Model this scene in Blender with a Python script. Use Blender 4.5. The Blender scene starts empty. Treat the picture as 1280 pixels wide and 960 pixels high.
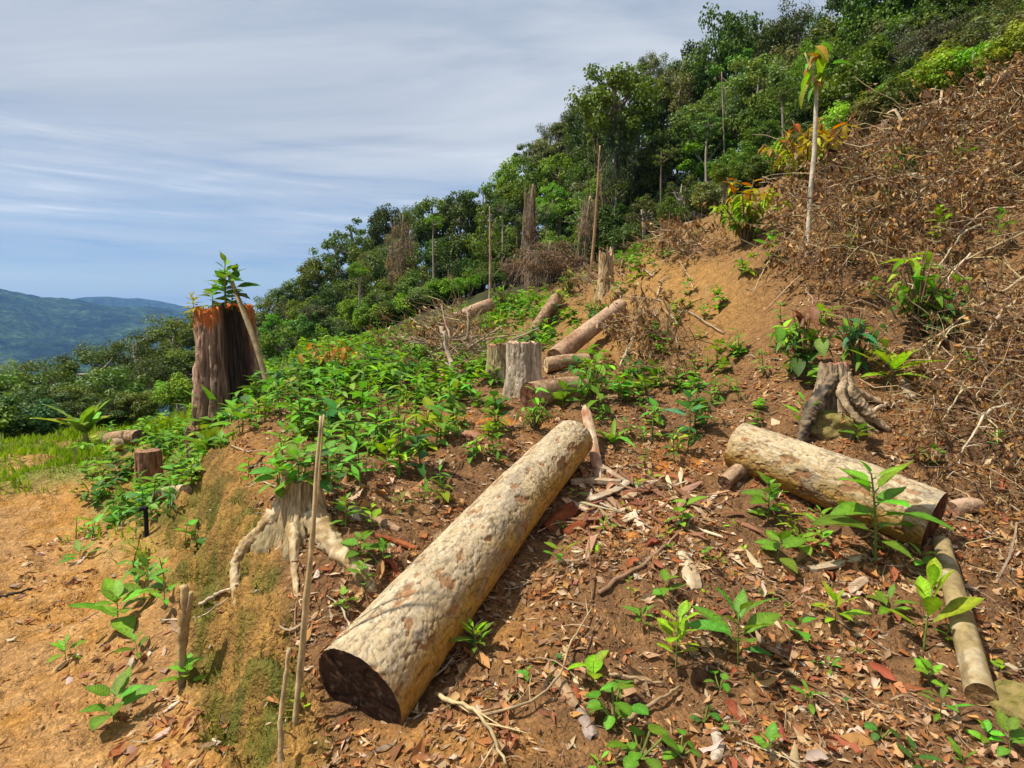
import bpy, math, random
import numpy as np
from mathutils import Vector, Matrix, Euler

R = math.radians
rng = np.random.default_rng(11)
random.seed(11)
SC = bpy.context.scene
COL = SC.collection

# ------------------------------------------------------------------ camera
FPX, PITCH, CZ = 740.0, R(5.0), 1.6
cam = bpy.data.cameras.new('camera')
cam.sensor_width = 36.0
cam.lens = 36.0 * FPX / 1280.0
cam.clip_start = 0.05
cam.clip_end = 12000.0
camo = bpy.data.objects.new('camera', cam)
camo.location = (0, 0, CZ)
camo.rotation_euler = (math.pi / 2 - PITCH, 0, 0)
COL.objects.link(camo)
SC.camera = camo

# ------------------------------------------------------------------ sky, sun, exposure
SUN_EL, SUN_AZ = R(60), R(-99)            # azimuth from +Y towards +X
sd = Vector((math.sin(SUN_AZ) * math.cos(SUN_EL), math.cos(SUN_AZ) * math.cos(SUN_EL), math.sin(SUN_EL)))
world = bpy.data.worlds.new('World')
SC.world = world
world.use_nodes = True
nt = world.node_tree
nt.nodes.clear()


def N(nt, typ, **kw):
    n = nt.nodes.new(typ)
    for k, v in kw.items():
        setattr(n, k, v)
    return n


def setin(n, **kw):
    for k, v in kw.items():
        n.inputs[k.replace('_', ' ')].default_value = v
    return n


def ramp(nt, stops, interp='LINEAR'):
    n = nt.nodes.new('ShaderNodeValToRGB')
    n.color_ramp.interpolation = interp
    e = n.color_ramp.elements
    while len(e) < len(stops):
        e.new(0.5)
    for i, (p, c) in enumerate(stops):
        e[i].position = p
        e[i].color = (*c, 1) if not isinstance(c, (int, float)) else (c, c, c, 1)
    return n


def mathn(nt, op, a, b=None, clamp=False):
    n = nt.nodes.new('ShaderNodeMath')
    n.operation = op
    n.use_clamp = clamp
    for i, x in enumerate((a, b)):
        if x is None:
            continue
        if isinstance(x, (int, float)):
            n.inputs[i].default_value = x
        else:
            nt.links.new(x, n.inputs[i])
    return n.outputs[0]


def mixc(nt, fac, a, b, blend='MIX'):
    n = nt.nodes.new('ShaderNodeMix')
    n.data_type = 'RGBA'
    n.blend_type = blend
    for s, x in ((0, fac), (6, a), (7, b)):
        if isinstance(x, (int, float)):
            n.inputs[s].default_value = x
        elif isinstance(x, tuple):
            n.inputs[s].default_value = (*x, 1)
        else:
            nt.links.new(x, n.inputs[s])
    return n.outputs[2]


sky = N(nt, 'ShaderNodeTexSky', sky_type='NISHITA', sun_disc=False, sun_elevation=SUN_EL,
        sun_rotation=SUN_AZ, altitude=300, air_density=1.0, dust_density=0.6, ozone_density=1.2)
tc = N(nt, 'ShaderNodeTexCoord')
sep = N(nt, 'ShaderNodeSeparateXYZ')
nt.links.new(tc.outputs['Generated'], sep.inputs[0])
zz = mathn(nt, 'ADD', mathn(nt, 'MAXIMUM', sep.outputs[2], 0.0), 0.10)
cx = mathn(nt, 'DIVIDE', sep.outputs[0], zz)
cy = mathn(nt, 'DIVIDE', sep.outputs[1], zz)
cmb = N(nt, 'ShaderNodeCombineXYZ')
nt.links.new(cx, cmb.inputs[0]); nt.links.new(cy, cmb.inputs[1])
mp = N(nt, 'ShaderNodeMapping')
mp.inputs['Rotation'].default_value = (0, 0, R(28))
mp.inputs['Scale'].default_value = (0.5, 1.25, 1)
nt.links.new(cmb.outputs[0], mp.inputs[0])
n1 = setin(N(nt, 'ShaderNodeTexNoise'), Scale=1.1, Detail=7.0, Roughness=0.58, Distortion=0.5)
nt.links.new(mp.outputs[0], n1.inputs['Vector'])
n2 = setin(N(nt, 'ShaderNodeTexNoise'), Scale=0.45, Detail=3.0, Roughness=0.5, Distortion=0.2)
nt.links.new(mp.outputs[0], n2.inputs['Vector'])
# cover: nearly closed overhead, opening towards the horizon
cov = ramp(nt, [(0.0, 0.62), (0.035, 0.42), (0.08, 0.36), (0.13, 0.66), (0.30, 0.86), (1.0, 0.9)])
nt.links.new(sep.outputs[2], cov.inputs[0])
m = mathn(nt, 'ADD', mathn(nt, 'MULTIPLY', n1.outputs[0], 1.7), mathn(nt, 'MULTIPLY', n2.outputs[0], 0.9))
m = mathn(nt, 'ADD', m, mathn(nt, 'MULTIPLY', cov.outputs[0], 2.0))
m = mathn(nt, 'MULTIPLY', mathn(nt, 'SUBTRACT', m, 1.85), 0.9, clamp=True)
tone = ramp(nt, [(0.28, (3.4, 3.9, 4.7)), (0.43, (4.2, 4.7, 5.4)), (0.56, (5.2, 5.6, 6.1)), (0.72, (6.3, 6.6, 6.9))])
nt.links.new(n1.outputs[0], tone.inputs[0])
# low bright stratus streaks above the horizon
low = ramp(nt, [(0.0, 1.0), (0.17, 1.0), (0.30, 0.0)])
nt.links.new(sep.outputs[2], low.inputs[0])
tone2 = ramp(nt, [(0.34, (2.7, 3.9, 5.8)), (0.45, (4.2, 5.0, 6.1)), (0.56, (5.5, 6.1, 6.8)), (0.68, (8.6, 8.9, 9.2))])
mp3 = N(nt, 'ShaderNodeMapping'); mp3.inputs['Scale'].default_value = (1.5, 1.5, 19.0); mp3.inputs['Rotation'].default_value = (0, R(3.5), 0)
nt.links.new(tc.outputs['Generated'], mp3.inputs[0])
n3 = setin(N(nt, 'ShaderNodeTexNoise'), Scale=1.7, Detail=8.0, Roughness=0.6, Distortion=0.35)
nt.links.new(mp3.outputs[0], n3.inputs['Vector'])
nt.links.new(n3.outputs[0], tone2.inputs[0])
cc = mixc(nt, low.outputs[0], tone.outputs[0], tone2.outputs[0])
skc = mixc(nt, m, sky.outputs[0], cc)
bg = N(nt, 'ShaderNodeBackground')
bg.inputs['Strength'].default_value = 0.088
nt.links.new(skc, bg.inputs[0])
wo = N(nt, 'ShaderNodeOutputWorld')
nt.links.new(bg.outputs[0], wo.inputs[0])

sun = bpy.data.lights.new('sun', 'SUN')
sun.energy = 5.0
sun.angle = R(1.2)
sun.color = (1.0, 0.94, 0.82)
suno = bpy.data.objects.new('sun', sun)
suno.rotation_euler = (-sd).to_track_quat('-Z', 'Y').to_euler()
suno.location = (-30, 0, 40)
COL.objects.link(suno)

SC.view_settings.view_transform = 'Standard'
SC.view_settings.look = 'None'
SC.view_settings.exposure = 0.5
SC.view_settings.gamma = 1.0
SC.render.engine = 'CYCLES'
SC.cycles.max_bounces = 5
SC.cycles.diffuse_bounces = 3
SC.cycles.transmission_bounces = 3
SC.cycles.volume_bounces = 0
SC.cycles.use_denoising = True

# ------------------------------------------------------------------ projection helpers (layout from surveyed sight lines)
cp, sp_ = math.cos(PITCH), math.sin(PITCH)


def ray(u, v):
    a, b = (u - 640.0) / FPX, (480.0 - v) / FPX
    return np.array([a, cp + b * sp_, -sp_ + b * cp])


def P(u, v, d):
    r = ray(u, v)
    return np.array([0, 0, CZ]) + r * (d / r[1])


def proj(X):
    X = np.asarray(X, float)
    z = X[..., 2] - CZ
    dep = X[..., 1] * cp - z * sp_
    up = X[..., 1] * sp_ + z * cp
    dep = np.where(np.abs(dep) < 1e-6, 1e-6, dep)
    u = 640 + FPX * X[..., 0] / dep
    v = 480 - FPX * up / dep
    return u, v, dep


# ------------------------------------------------------------------ numpy noise
_perm = rng.permutation(256)
_perm = np.concatenate([_perm, _perm, _perm])
_g = rng.normal(size=(256, 3)); _g /= np.linalg.norm(_g, axis=1)[:, None]


def perlin(p):
    p = np.asarray(p, float)
    i = np.floor(p).astype(int)
    f = p - i
    i &= 255
    w = f * f * f * (f * (f * 6 - 15) + 10)
    out = 0
    for dx in (0, 1):
        wx = w[:, 0] if dx else 1 - w[:, 0]
        for dy in (0, 1):
            wy = w[:, 1] if dy else 1 - w[:, 1]
            for dz in (0, 1):
                wz = w[:, 2] if dz else 1 - w[:, 2]
                h = _perm[_perm[_perm[(i[:, 0] + dx) & 255] + ((i[:, 1] + dy) & 255)] + ((i[:, 2] + dz) & 255)]
                g = _g[h]
                d = g[:, 0] * (f[:, 0] - dx) + g[:, 1] * (f[:, 1] - dy) + g[:, 2] * (f[:, 2] - dz)
                out = out + wx * wy * wz * d
    return out * 1.5


def fbm(p, octv=4, gain=0.5):
    p = np.asarray(p, float)
    s, a = 0, 1.0
    for k in range(octv):
        s = s + a * perlin(p + 17.3 * k)
        p = p * 2.03
        a *= gain
    return s


def worley(p):
    """nearest and second nearest distance, and a random number of the nearest cell"""
    p = np.asarray(p, float)
    i = np.floor(p).astype(int)
    d1 = np.full(len(p), 9.0); d2 = np.full(len(p), 9.0); rid = np.zeros(len(p))
    for dx in (-1, 0, 1):
        for dy in (-1, 0, 1):
            for dz in (-1, 0, 1):
                c = i + np.array([dx, dy, dz])
                h = _perm[_perm[_perm[c[:, 0] & 255] + (c[:, 1] & 255)] + (c[:, 2] & 255)]
                q = c + 0.5 + _g[h] * 0.5
                d = np.sqrt(((p - q) ** 2).sum(1))
                near = d < d1
                d2 = np.where(near, d1, np.minimum(d2, d))
                rid = np.where(near, h / 255.0, rid)
                d1 = np.where(near, d, d1)
    return d1, d2, rid


def sstep(a, b, x):
    t = np.clip((x - a) / (b - a), 0, 1)
    return t * t * (3 - 2 * t)


def lerp(a, b, t):
    return a + (b - a) * t


def P2(x, y, z=None):
    return np.stack([x, y, np.zeros_like(x) if z is None else z], -1)


# ------------------------------------------------------------------ the main logs' axes (the ground is shaped to carry them)
L1A, L1B, L1r = P(449, 867, 2.47), P(717, 548, 4.6), (0.234, 0.160)
L2A, L2B, L2r = P(922, 557, 4.58), P(1168, 654, 3.6), (0.188, 0.203)

# ------------------------------------------------------------------ terrain
_ct = []
for u, v, d in [
    # near ground on the knoll
    (560, 955, 2.1), (700, 955, 2.1), (900, 955, 2.1), (1100, 955, 2.12), (1270, 955, 2.15),
    (650, 850, 2.55), (800, 850, 2.6), (1000, 850, 2.62), (1250, 860, 2.58),
    (720, 750, 3.05), (900, 750, 3.1), (1100, 760, 3.1), (1270, 770, 3.1),
    (800, 650, 3.8), (900, 650, 3.85), (1000, 660, 3.8), (800, 580, 4.7), (700, 600, 4.5), (850, 530, 5.6),
    (500, 600, 4.3), (600, 560, 4.9), (450, 540, 5.6), (520, 500, 6.8), (640, 488, 6.7), (740, 500, 6.3),
    (420, 470, 8.5), (550, 450, 9.5), (330, 490, 8.6), (620, 420, 11), (450, 430, 13), (560, 410, 13.5), (380, 445, 13),
    (600, 383, 18), (700, 420, 10), (700, 370, 14), (780, 395, 9), (780, 330, 14), (720, 340, 19), (500, 405, 20),
    (400, 560, 5.0), (430, 640, 3.7), (470, 720, 3.15),
    # crest and foot of the cut bank
    (395, 915, 2.42), (345, 800, 2.85), (330, 690, 3.4), (305, 610, 4.3), (285, 560, 5.3), (290, 520, 7.0),
    (275, 955, 2.46), (235, 850, 3.1), (215, 720, 4.45), (195, 640, 6.1), (215, 600, 7.3),
    # the dirt track
    (0, 955, 2.46), (120, 955, 2.46), (0, 800, 3.52), (120, 800, 3.52), (0, 700, 4.8), (130, 700, 4.8), (0, 620, 6.7),
    (130, 610, 7.1), (60, 570, 9.0), (150, 555, 10), (0, 562, 9.4), (100, 545, 10.8), (200, 532, 11.5),
    # right hand slope
    (860, 450, 7.2), (900, 380, 7.8), (880, 310, 9.5), (850, 290, 12), (960, 300, 8.5), (1000, 400, 6.6), (960, 480, 5.8),
    (1040, 545, 4.9), (1150, 560, 4.6), (1270, 610, 4.2), (1205, 690, 3.5), (1270, 500, 4.9), (1270, 400, 5.6),
    (1270, 300, 6.6), (1270, 200, 8), (1270, 100, 10), (1150, 430, 5.8), (1100, 330, 7), (1100, 230, 9),
    (1000, 230, 11), (1150, 140, 12), (940, 245, 13), (820, 420, 7.8),
    # forest floor
    (850, 270, 25), (1000, 215, 22), (1270, 70, 19), (700, 335, 30), (560, 395, 30), (430, 440, 30),
]:
    _ct.append(P(u, v, d))
for x, y, z in [
    (-13, 30, -7.5), (-18, 30, -10.5), (-9, 17, -3.4), (-16, 17, -6.0), (-25, 26, -12), (-45, 50, -30), (-22, 55, -21),
    (-5, 60, -9), (8, 60, 5), (30, 60, 22), (60, 40, 34), (40, 20, 26), (-60, 10, -34),
    (-4.5, 2, -1.95), (-6.5, 5, -2.3), (-10, 8, -2.9), (-13, 11, -3.6), (-6, 0, -2.3), (-12, 0, -6), (-2.6, 1.0, -1.9),
    (8, 3, 1.7), (5, 2.6, -0.5), (4, 1.2, -1.2), (12, 5, 5), (15, 10, 8.5), (6, -2, 0.3), (14, -4, 5), (3, 0, -1.5),
    (0, 0, -1.65), (0, -4, -1.8), (-3, -2, -2.0), (3, -6, -1.2), (0, -20, -4), (20, -20, 6), (-20, -20, -14),
    (0, -60, -12), (60, -30, 26), (-60, -40, -40),
]:
    _ct.append(np.array([x, y, z + CZ]))
for A, B, rr in ((L1A, L1B, L1r), (L2A, L2B, L2r)):
    for t in (0.06, 0.3, 0.55, 0.8, 0.97):
        q = A + (B - A) * t
        _ct.append(q - np.array([0, 0, lerp(rr[0], rr[1], t) - 0.035]))
CT = np.array(_ct)


def _phi(r2):
    return 0.5 * r2 * np.log(r2 + 1e-9)


_n = len(CT)
_K = _phi(((CT[:, None, :2] - CT[None, :, :2]) ** 2).sum(-1)) + np.eye(_n) * 0.05
_Pm = np.concatenate([np.ones((_n, 1)), CT[:, :2]], 1)
_M = np.block([[_K, _Pm], [_Pm.T, np.zeros((3, 3))]])
_w = np.linalg.solve(_M, np.concatenate([CT[:, 2], np.zeros(3)]))


def tps(x, y):
    out = np.empty_like(x)
    for s in range(0, len(x), 40000):
        a, b = x[s:s + 40000], y[s:s + 40000]
        r2 = (a[:, None] - CT[None, :, 0]) ** 2 + (b[:, None] - CT[None, :, 1]) ** 2
        out[s:s + 40000] = _phi(r2) @ _w[:_n] + _w[_n] + _w[_n + 1] * a + _w[_n + 2] * b
    return out


def H(x, y, detail=True):
    x = np.atleast_1d(np.asarray(x, float)); y = np.atleast_1d(np.asarray(y, float))
    r = np.hypot(x, y)
    k = np.minimum(1.0, 62.0 / np.maximum(r, 1e-6))
    z = tps(x * k, y * k)
    far = r > 60
    if far.any():
        rf, xf, yf = r[far], x[far], y[far]
        az = np.degrees(np.arctan2(xf, yf))
        valley = -150 + 10 * fbm(P2(xf / 260, yf / 260), 3)
        ridge = np.interp(az, [-180, -90, -60, -50, -45, -41, -38, -36, -33, -30, -27, -20, 0, 180],
                          [60, 120, 150, 150, 134, 124, 100, 92, 84, 76, 60, 40, 40, 60])
        ridge2 = np.interp(az, [-180, -60, -40, -36, -34, -32, -29, -25, 0, 180], [60, 60, 90, 150, 165, 158, 130, 100, 60, 60])
        sp = 1.0 - np.abs(fbm(P2(xf / 330, yf / 330, rf * 0 + 3), 4)) * 1.1
        prof = sstep(900, 2250, rf)
        mz = valley + (ridge - valley) * prof * (0.90 + 0.10 * sp * sstep(2250, 1700, rf) + 0.10 * sstep(1700, 2250, rf))
        mz = mz + (16 * fbm(P2(xf / 140, yf / 140), 4) + 9 * fbm(P2(xf / 38, yf / 38), 3)) * sstep(700, 1100, rf) * (1 - 0.45 * prof)
        mz = np.where(rf > 2250, lerp(mz, -60.0, sstep(2250, 2750, rf)), mz)
        mz = np.maximum(mz, lerp(-200, ridge2 + 8 * fbm(P2(xf / 200, yf / 200), 3), sstep(2600, 3250, rf)) - 260 * sstep(3300, 3800, rf))
        hill = 30 + 90 * sstep(60, 400, rf)
        side = sstep(-24, 12, np.where(az < -150, az + 360, az)) * sstep(200, 120, np.where(az < -150, az + 360, az))
        tgt = lerp(mz, hill, side)
        b = sstep(62, 520, rf)
        z[far] = lerp(z[far], tgt, b)
    if detail:
        nb = (r < 9) & (x < 0) & (y > 1)
        if nb.any():
            u, v, dep = proj(np.stack([x[nb], y[nb], z[nb]], -1))
            cr = np.interp(v, [480, 520, 560, 610, 690, 800, 915, 1000], [250, 262, 285, 308, 336, 352, 390, 405])
            ft = np.interp(v, [520, 600, 640, 720, 850, 955], [205, 212, 196, 216, 236, 275])
            f = (u - ft) / np.maximum(cr - ft, 20)
            w = sstep(540, 620, v) * sstep(-.6, 0, f) * sstep(1.7, 1.0, f) * sstep(1100, 980, v)
            z[nb] += w * .26 * (sstep(.30, .72, f + .10 * fbm(P2(x[nb] * 3, y[nb] * 3), 2)) - np.clip(f, 0, 1))
        nr = sstep(40, 15, r)
        fade = np.clip(r / 3.0, 0.55, 3.0)
        z = z + nr * (0.045 * fbm(P2(x * 1.1, y * 1.1), 3) * fade
                      + 0.022 * fbm(P2(x * 6, y * 6), 4, 0.6) * np.clip(fade, 0.5, 1.5))
    return z


# quick height raster for ray casts and scattering
RX0, RX1, RY0, RY1, RS = -16.0, 20.0, 0.4, 30.0, 0.05
_gx = np.arange(RX0, RX1, RS); _gy = np.arange(RY0, RY1, RS)
_GX, _GY = np.meshgrid(_gx, _gy)
_RZ = H(_GX.ravel(), _GY.ravel()).reshape(_GX.shape)


def HQ(x, y):
    x = np.asarray(x, float); y = np.asarray(y, float)
    fx = np.clip((x - RX0) / RS, 0, _RZ.shape[1] - 1.001); fy = np.clip((y - RY0) / RS, 0, _RZ.shape[0] - 1.001)
    i = fx.astype(int); j = fy.astype(int); a = fx - i; b = fy - j
    return (_RZ[j, i] * (1 - a) + _RZ[j, i + 1] * a) * (1 - b) + (_RZ[j + 1, i] * (1 - a) + _RZ[j + 1, i + 1] * a) * b


_ds = np.geomspace(1.2, 28, 1600)


def G(u, v, lift=0.0):
    """the ground point seen at a place of the picture"""
    r = ray(u, v); r = r / r[1]
    x = r[0] * _ds; z = CZ + r[2] * _ds
    hit = np.nonzero(z < HQ(x, _ds))[0]
    d = _ds[hit[0]] if len(hit) else 24.0
    return np.array([r[0] * d, d, float(HQ(r[0] * d, d)) + lift])


def nrm(x, y, e=0.06):
    gx = (HQ(x + e, y) - HQ(x - e, y)) / (2 * e); gy = (HQ(x, y + e) - HQ(x, y - e)) / (2 * e)
    n = np.stack([-gx, -gy, np.ones_like(gx)], -1)
    return n / np.linalg.norm(n, axis=-1)[..., None]


# ------------------------------------------------------------------ mesh helpers
class MB:
    def __init__(s):
        s.V, s.F4, s.F3, s.C, s.n = [], [], [], [], 0

    def add(s, V, F4=None, F3=None, col=(1, 1, 1)):
        V = np.asarray(V, float).reshape(-1, 3)
        c = np.asarray(col, float)
        if c.ndim == 1:
            c = np.tile(c[None, :3], (len(V), 1))
        s.V.append(V); s.C.append(c)
        if F4 is not None and len(F4):
            s.F4.append(np.asarray(F4, int) + s.n)
        if F3 is not None and len(F3):
            s.F3.append(np.asarray(F3, int) + s.n)
        s.n += len(V)
        return s

    def mesh(s, name, mat, smooth=True, origin=None):
        V = np.concatenate(s.V); C = np.concatenate(s.C)
        if origin is not None:
            V = V - np.asarray(origin)
        f4 = np.concatenate(s.F4) if s.F4 else np.zeros((0, 4), int)
        f3 = np.concatenate(s.F3) if s.F3 else np.zeros((0, 3), int)
        me = bpy.data.meshes.new(name)
        me.vertices.add(len(V)); me.vertices.foreach_set('co', V.astype(np.float32).ravel())
        loops = np.concatenate([f4.ravel(), f3.ravel()])
        tot = np.concatenate([np.full(len(f4), 4), np.full(len(f3), 3)])
        st = np.concatenate([[0], np.cumsum(tot)[:-1]])
        me.loops.add(len(loops)); me.loops.foreach_set('vertex_index', loops.astype(np.int32))
        me.polygons.add(len(tot)); me.polygons.foreach_set('loop_start', st.astype(np.int32))
        try:
            me.polygons.foreach_set('loop_total', tot.astype(np.int32))
        except Exception:
            pass
        me.polygons.foreach_set('use_smooth', np.full(len(tot), smooth))
        at = me.attributes.new('col', 'FLOAT_COLOR', 'POINT')
        at.data.foreach_set('color', np.concatenate([C, np.ones((len(C), 1))], 1).astype(np.float32).ravel())
        me.update(calc_edges=True)
        me.materials.append(mat)
        return me


def mobj(name, me, parent=None, loc=(0, 0, 0), rot=(0, 0, 0), scale=(1, 1, 1), color=None):
    o = bpy.data.objects.new(name, me)
    o.location = loc; o.rotation_euler = rot
    o.scale = scale if not isinstance(scale, (int, float)) else (scale,) * 3
    if color is not None:
        o.color = (*color[:3], 1)
    o.parent = parent
    COL.objects.link(o)
    return o


def tag(o, label=None, cat=None, group=None, kind=None):
    if label: o['label'] = label
    if cat: o['category'] = cat
    if group: o['group'] = group
    if kind: o['kind'] = kind
    return o


def empty(name, loc=(0, 0, 0), rot=(0, 0, 0), label=None, cat=None, group=None, scale=1):
    o = mobj(name, None, None, tuple(loc), rot, scale)
    o.empty_display_size = 0.1
    return tag(o, label, cat, group)


def frames(path):
    path = np.asarray(path, float)
    t = np.gradient(path, axis=0)
    t /= np.linalg.norm(t, axis=1)[:, None] + 1e-12
    u = np.cross(t[0], [0.3, 0.2, 0.93]); u /= np.linalg.norm(u) + 1e-9
    U = []
    for k in range(len(path)):
        u = u - t[k] * (u @ t[k]); u /= np.linalg.norm(u) + 1e-9
        U.append(u)
    U = np.array(U)
    return t, U, np.cross(t, U)


def tube(path, rad, k=6, caps=True, rough=0.0, seed=0):
    path = np.asarray(path, float); n = len(path)
    rad = np.broadcast_to(np.asarray(rad, float), (n,))
    t, U, W = frames(path)
    a = np.linspace(0, 2 * math.pi, k, endpoint=False)
    rr = rad[:, None] * np.ones((1, k))
    if rough:
        q = np.stack([np.repeat(np.arange(n) * 0.7 + seed, k), np.tile(np.cos(a) * 1.3, n), np.tile(np.sin(a) * 1.3, n)], 1)
        rr = rr * (1 + rough * fbm(q, 3).reshape(n, k))
        if rough > .25 and k > 9:
            q2 = np.stack([np.repeat(np.arange(n) * 7.0 / n + seed, k), np.tile(np.cos(a) * 3.4, n), np.tile(np.sin(a) * 3.4, n)], 1)
            rr = rr * (1 - .30 * np.abs(fbm(q2 + 5, 3, .6)).reshape(n, k) + .06)
    V = path[:, None, :] + rr[..., None] * (np.cos(a)[None, :, None] * U[:, None, :] + np.sin(a)[None, :, None] * W[:, None, :])
    V = V.reshape(-1, 3)
    i = np.arange(n - 1)[:, None] * k; j = np.arange(k)[None, :]; j2 = (j + 1) % k
    F4 = np.stack([i + j, i + j2, i + k + j2, i + k + j], -1).reshape(-1, 4)
    F3 = None
    if caps:
        V = np.concatenate([V, path[:1], path[-1:]])
        jj = np.arange(k)
        b = n * k
        F3 = np.concatenate([np.stack([np.full(k, b), (jj + 1) % k, jj], 1),
                             np.stack([np.full(k, b + 1), b - k + jj, b - k + (jj + 1) % k], 1)])
    return V, F4, F3


def smooth_path(pts, n):
    pts = np.asarray(pts, float)
    if len(pts) == 2:
        return pts[0] + (pts[1] - pts[0]) * np.linspace(0, 1, n)[:, None]
    d = np.concatenate([[0], np.cumsum(np.linalg.norm(np.diff(pts, axis=0), axis=1))])
    tt = np.linspace(0, d[-1], n)
    q = np.stack([np.interp(tt, d, pts[:, c]) for c in range(3)], 1)
    for _ in range(2):
        q[1:-1] = (q[:-2] + 2 * q[1:-1] + q[2:]) / 4
    return q


# ------------------------------------------------------------------ materials
def pmat(name):
    m = bpy.data.materials.new(name)
    m.use_nodes = True
    nt = m.node_tree
    b = nt.nodes['Principled BSDF']
    return m, nt, b


def mat_vc(name, rough=0.85, nscale=30.0, amt=0.35, bump=0.3, bscale=60.0, bdist=0.01, spec=0.25, aniso=None, objcol=False, trans=0.0):
    """painted per vertex (albedo), broken up by noise, with fine relief"""
    m, nt, b = pmat(name)
    at = N(nt, 'ShaderNodeAttribute', attribute_name='col')
    base = at.outputs['Color']
    if objcol:
        oi = N(nt, 'ShaderNodeObjectInfo')
        base = mixc(nt, 1.0, base, oi.outputs['Color'], 'MULTIPLY')
    tcn = N(nt, 'ShaderNodeTexCoord')
    vec = tcn.outputs['Object']
    if aniso:
        mpn = N(nt, 'ShaderNodeMapping'); mpn.inputs['Scale'].default_value = aniso
        nt.links.new(vec, mpn.inputs[0]); vec = mpn.outputs[0]
    no = setin(N(nt, 'ShaderNodeTexNoise'), Scale=nscale, Detail=6.0, Roughness=0.62)
    nt.links.new(vec, no.inputs['Vector'])
    rp = ramp(nt, [(0.28, 1 - amt), (0.72, 1 + amt)])
    nt.links.new(no.outputs[0], rp.inputs[0])
    c = mixc(nt, 1.0, base, rp.outputs[0], 'MULTIPLY')
    hsx = N(nt, 'ShaderNodeHueSaturation'); hsx.inputs['Saturation'].default_value = 1.15; nt.links.new(c, hsx.inputs['Color']); c = hsx.outputs[0]
    nt.links.new(c, b.inputs['Base Color'])
    b.inputs['Roughness'].default_value = rough
    b.inputs['Specular IOR Level'].default_value = spec
    if bump:
        nb = setin(N(nt, 'ShaderNodeTexNoise'), Scale=bscale, Detail=8.0, Roughness=0.7)
        nt.links.new(vec, nb.inputs['Vector'])
        bp = N(nt, 'ShaderNodeBump'); bp.inputs['Strength'].default_value = bump; bp.inputs['Distance'].default_value = bdist
        nt.links.new(nb.outputs[0], bp.inputs['Height'])
        nt.links.new(bp.outputs[0], b.inputs['Normal'])
    if trans:
        tr = N(nt, 'ShaderNodeBsdfTranslucent')
        nt.links.new(c, tr.inputs[0])
        mx = N(nt, 'ShaderNodeMixShader'); mx.inputs[0].default_value = trans
        nt.links.new(b.outputs[0], mx.inputs[1]); nt.links.new(tr.outputs[0], mx.inputs[2])
        nt.links.new(mx.outputs[0], nt.nodes['Material Output'].inputs[0])
    return m


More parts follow.
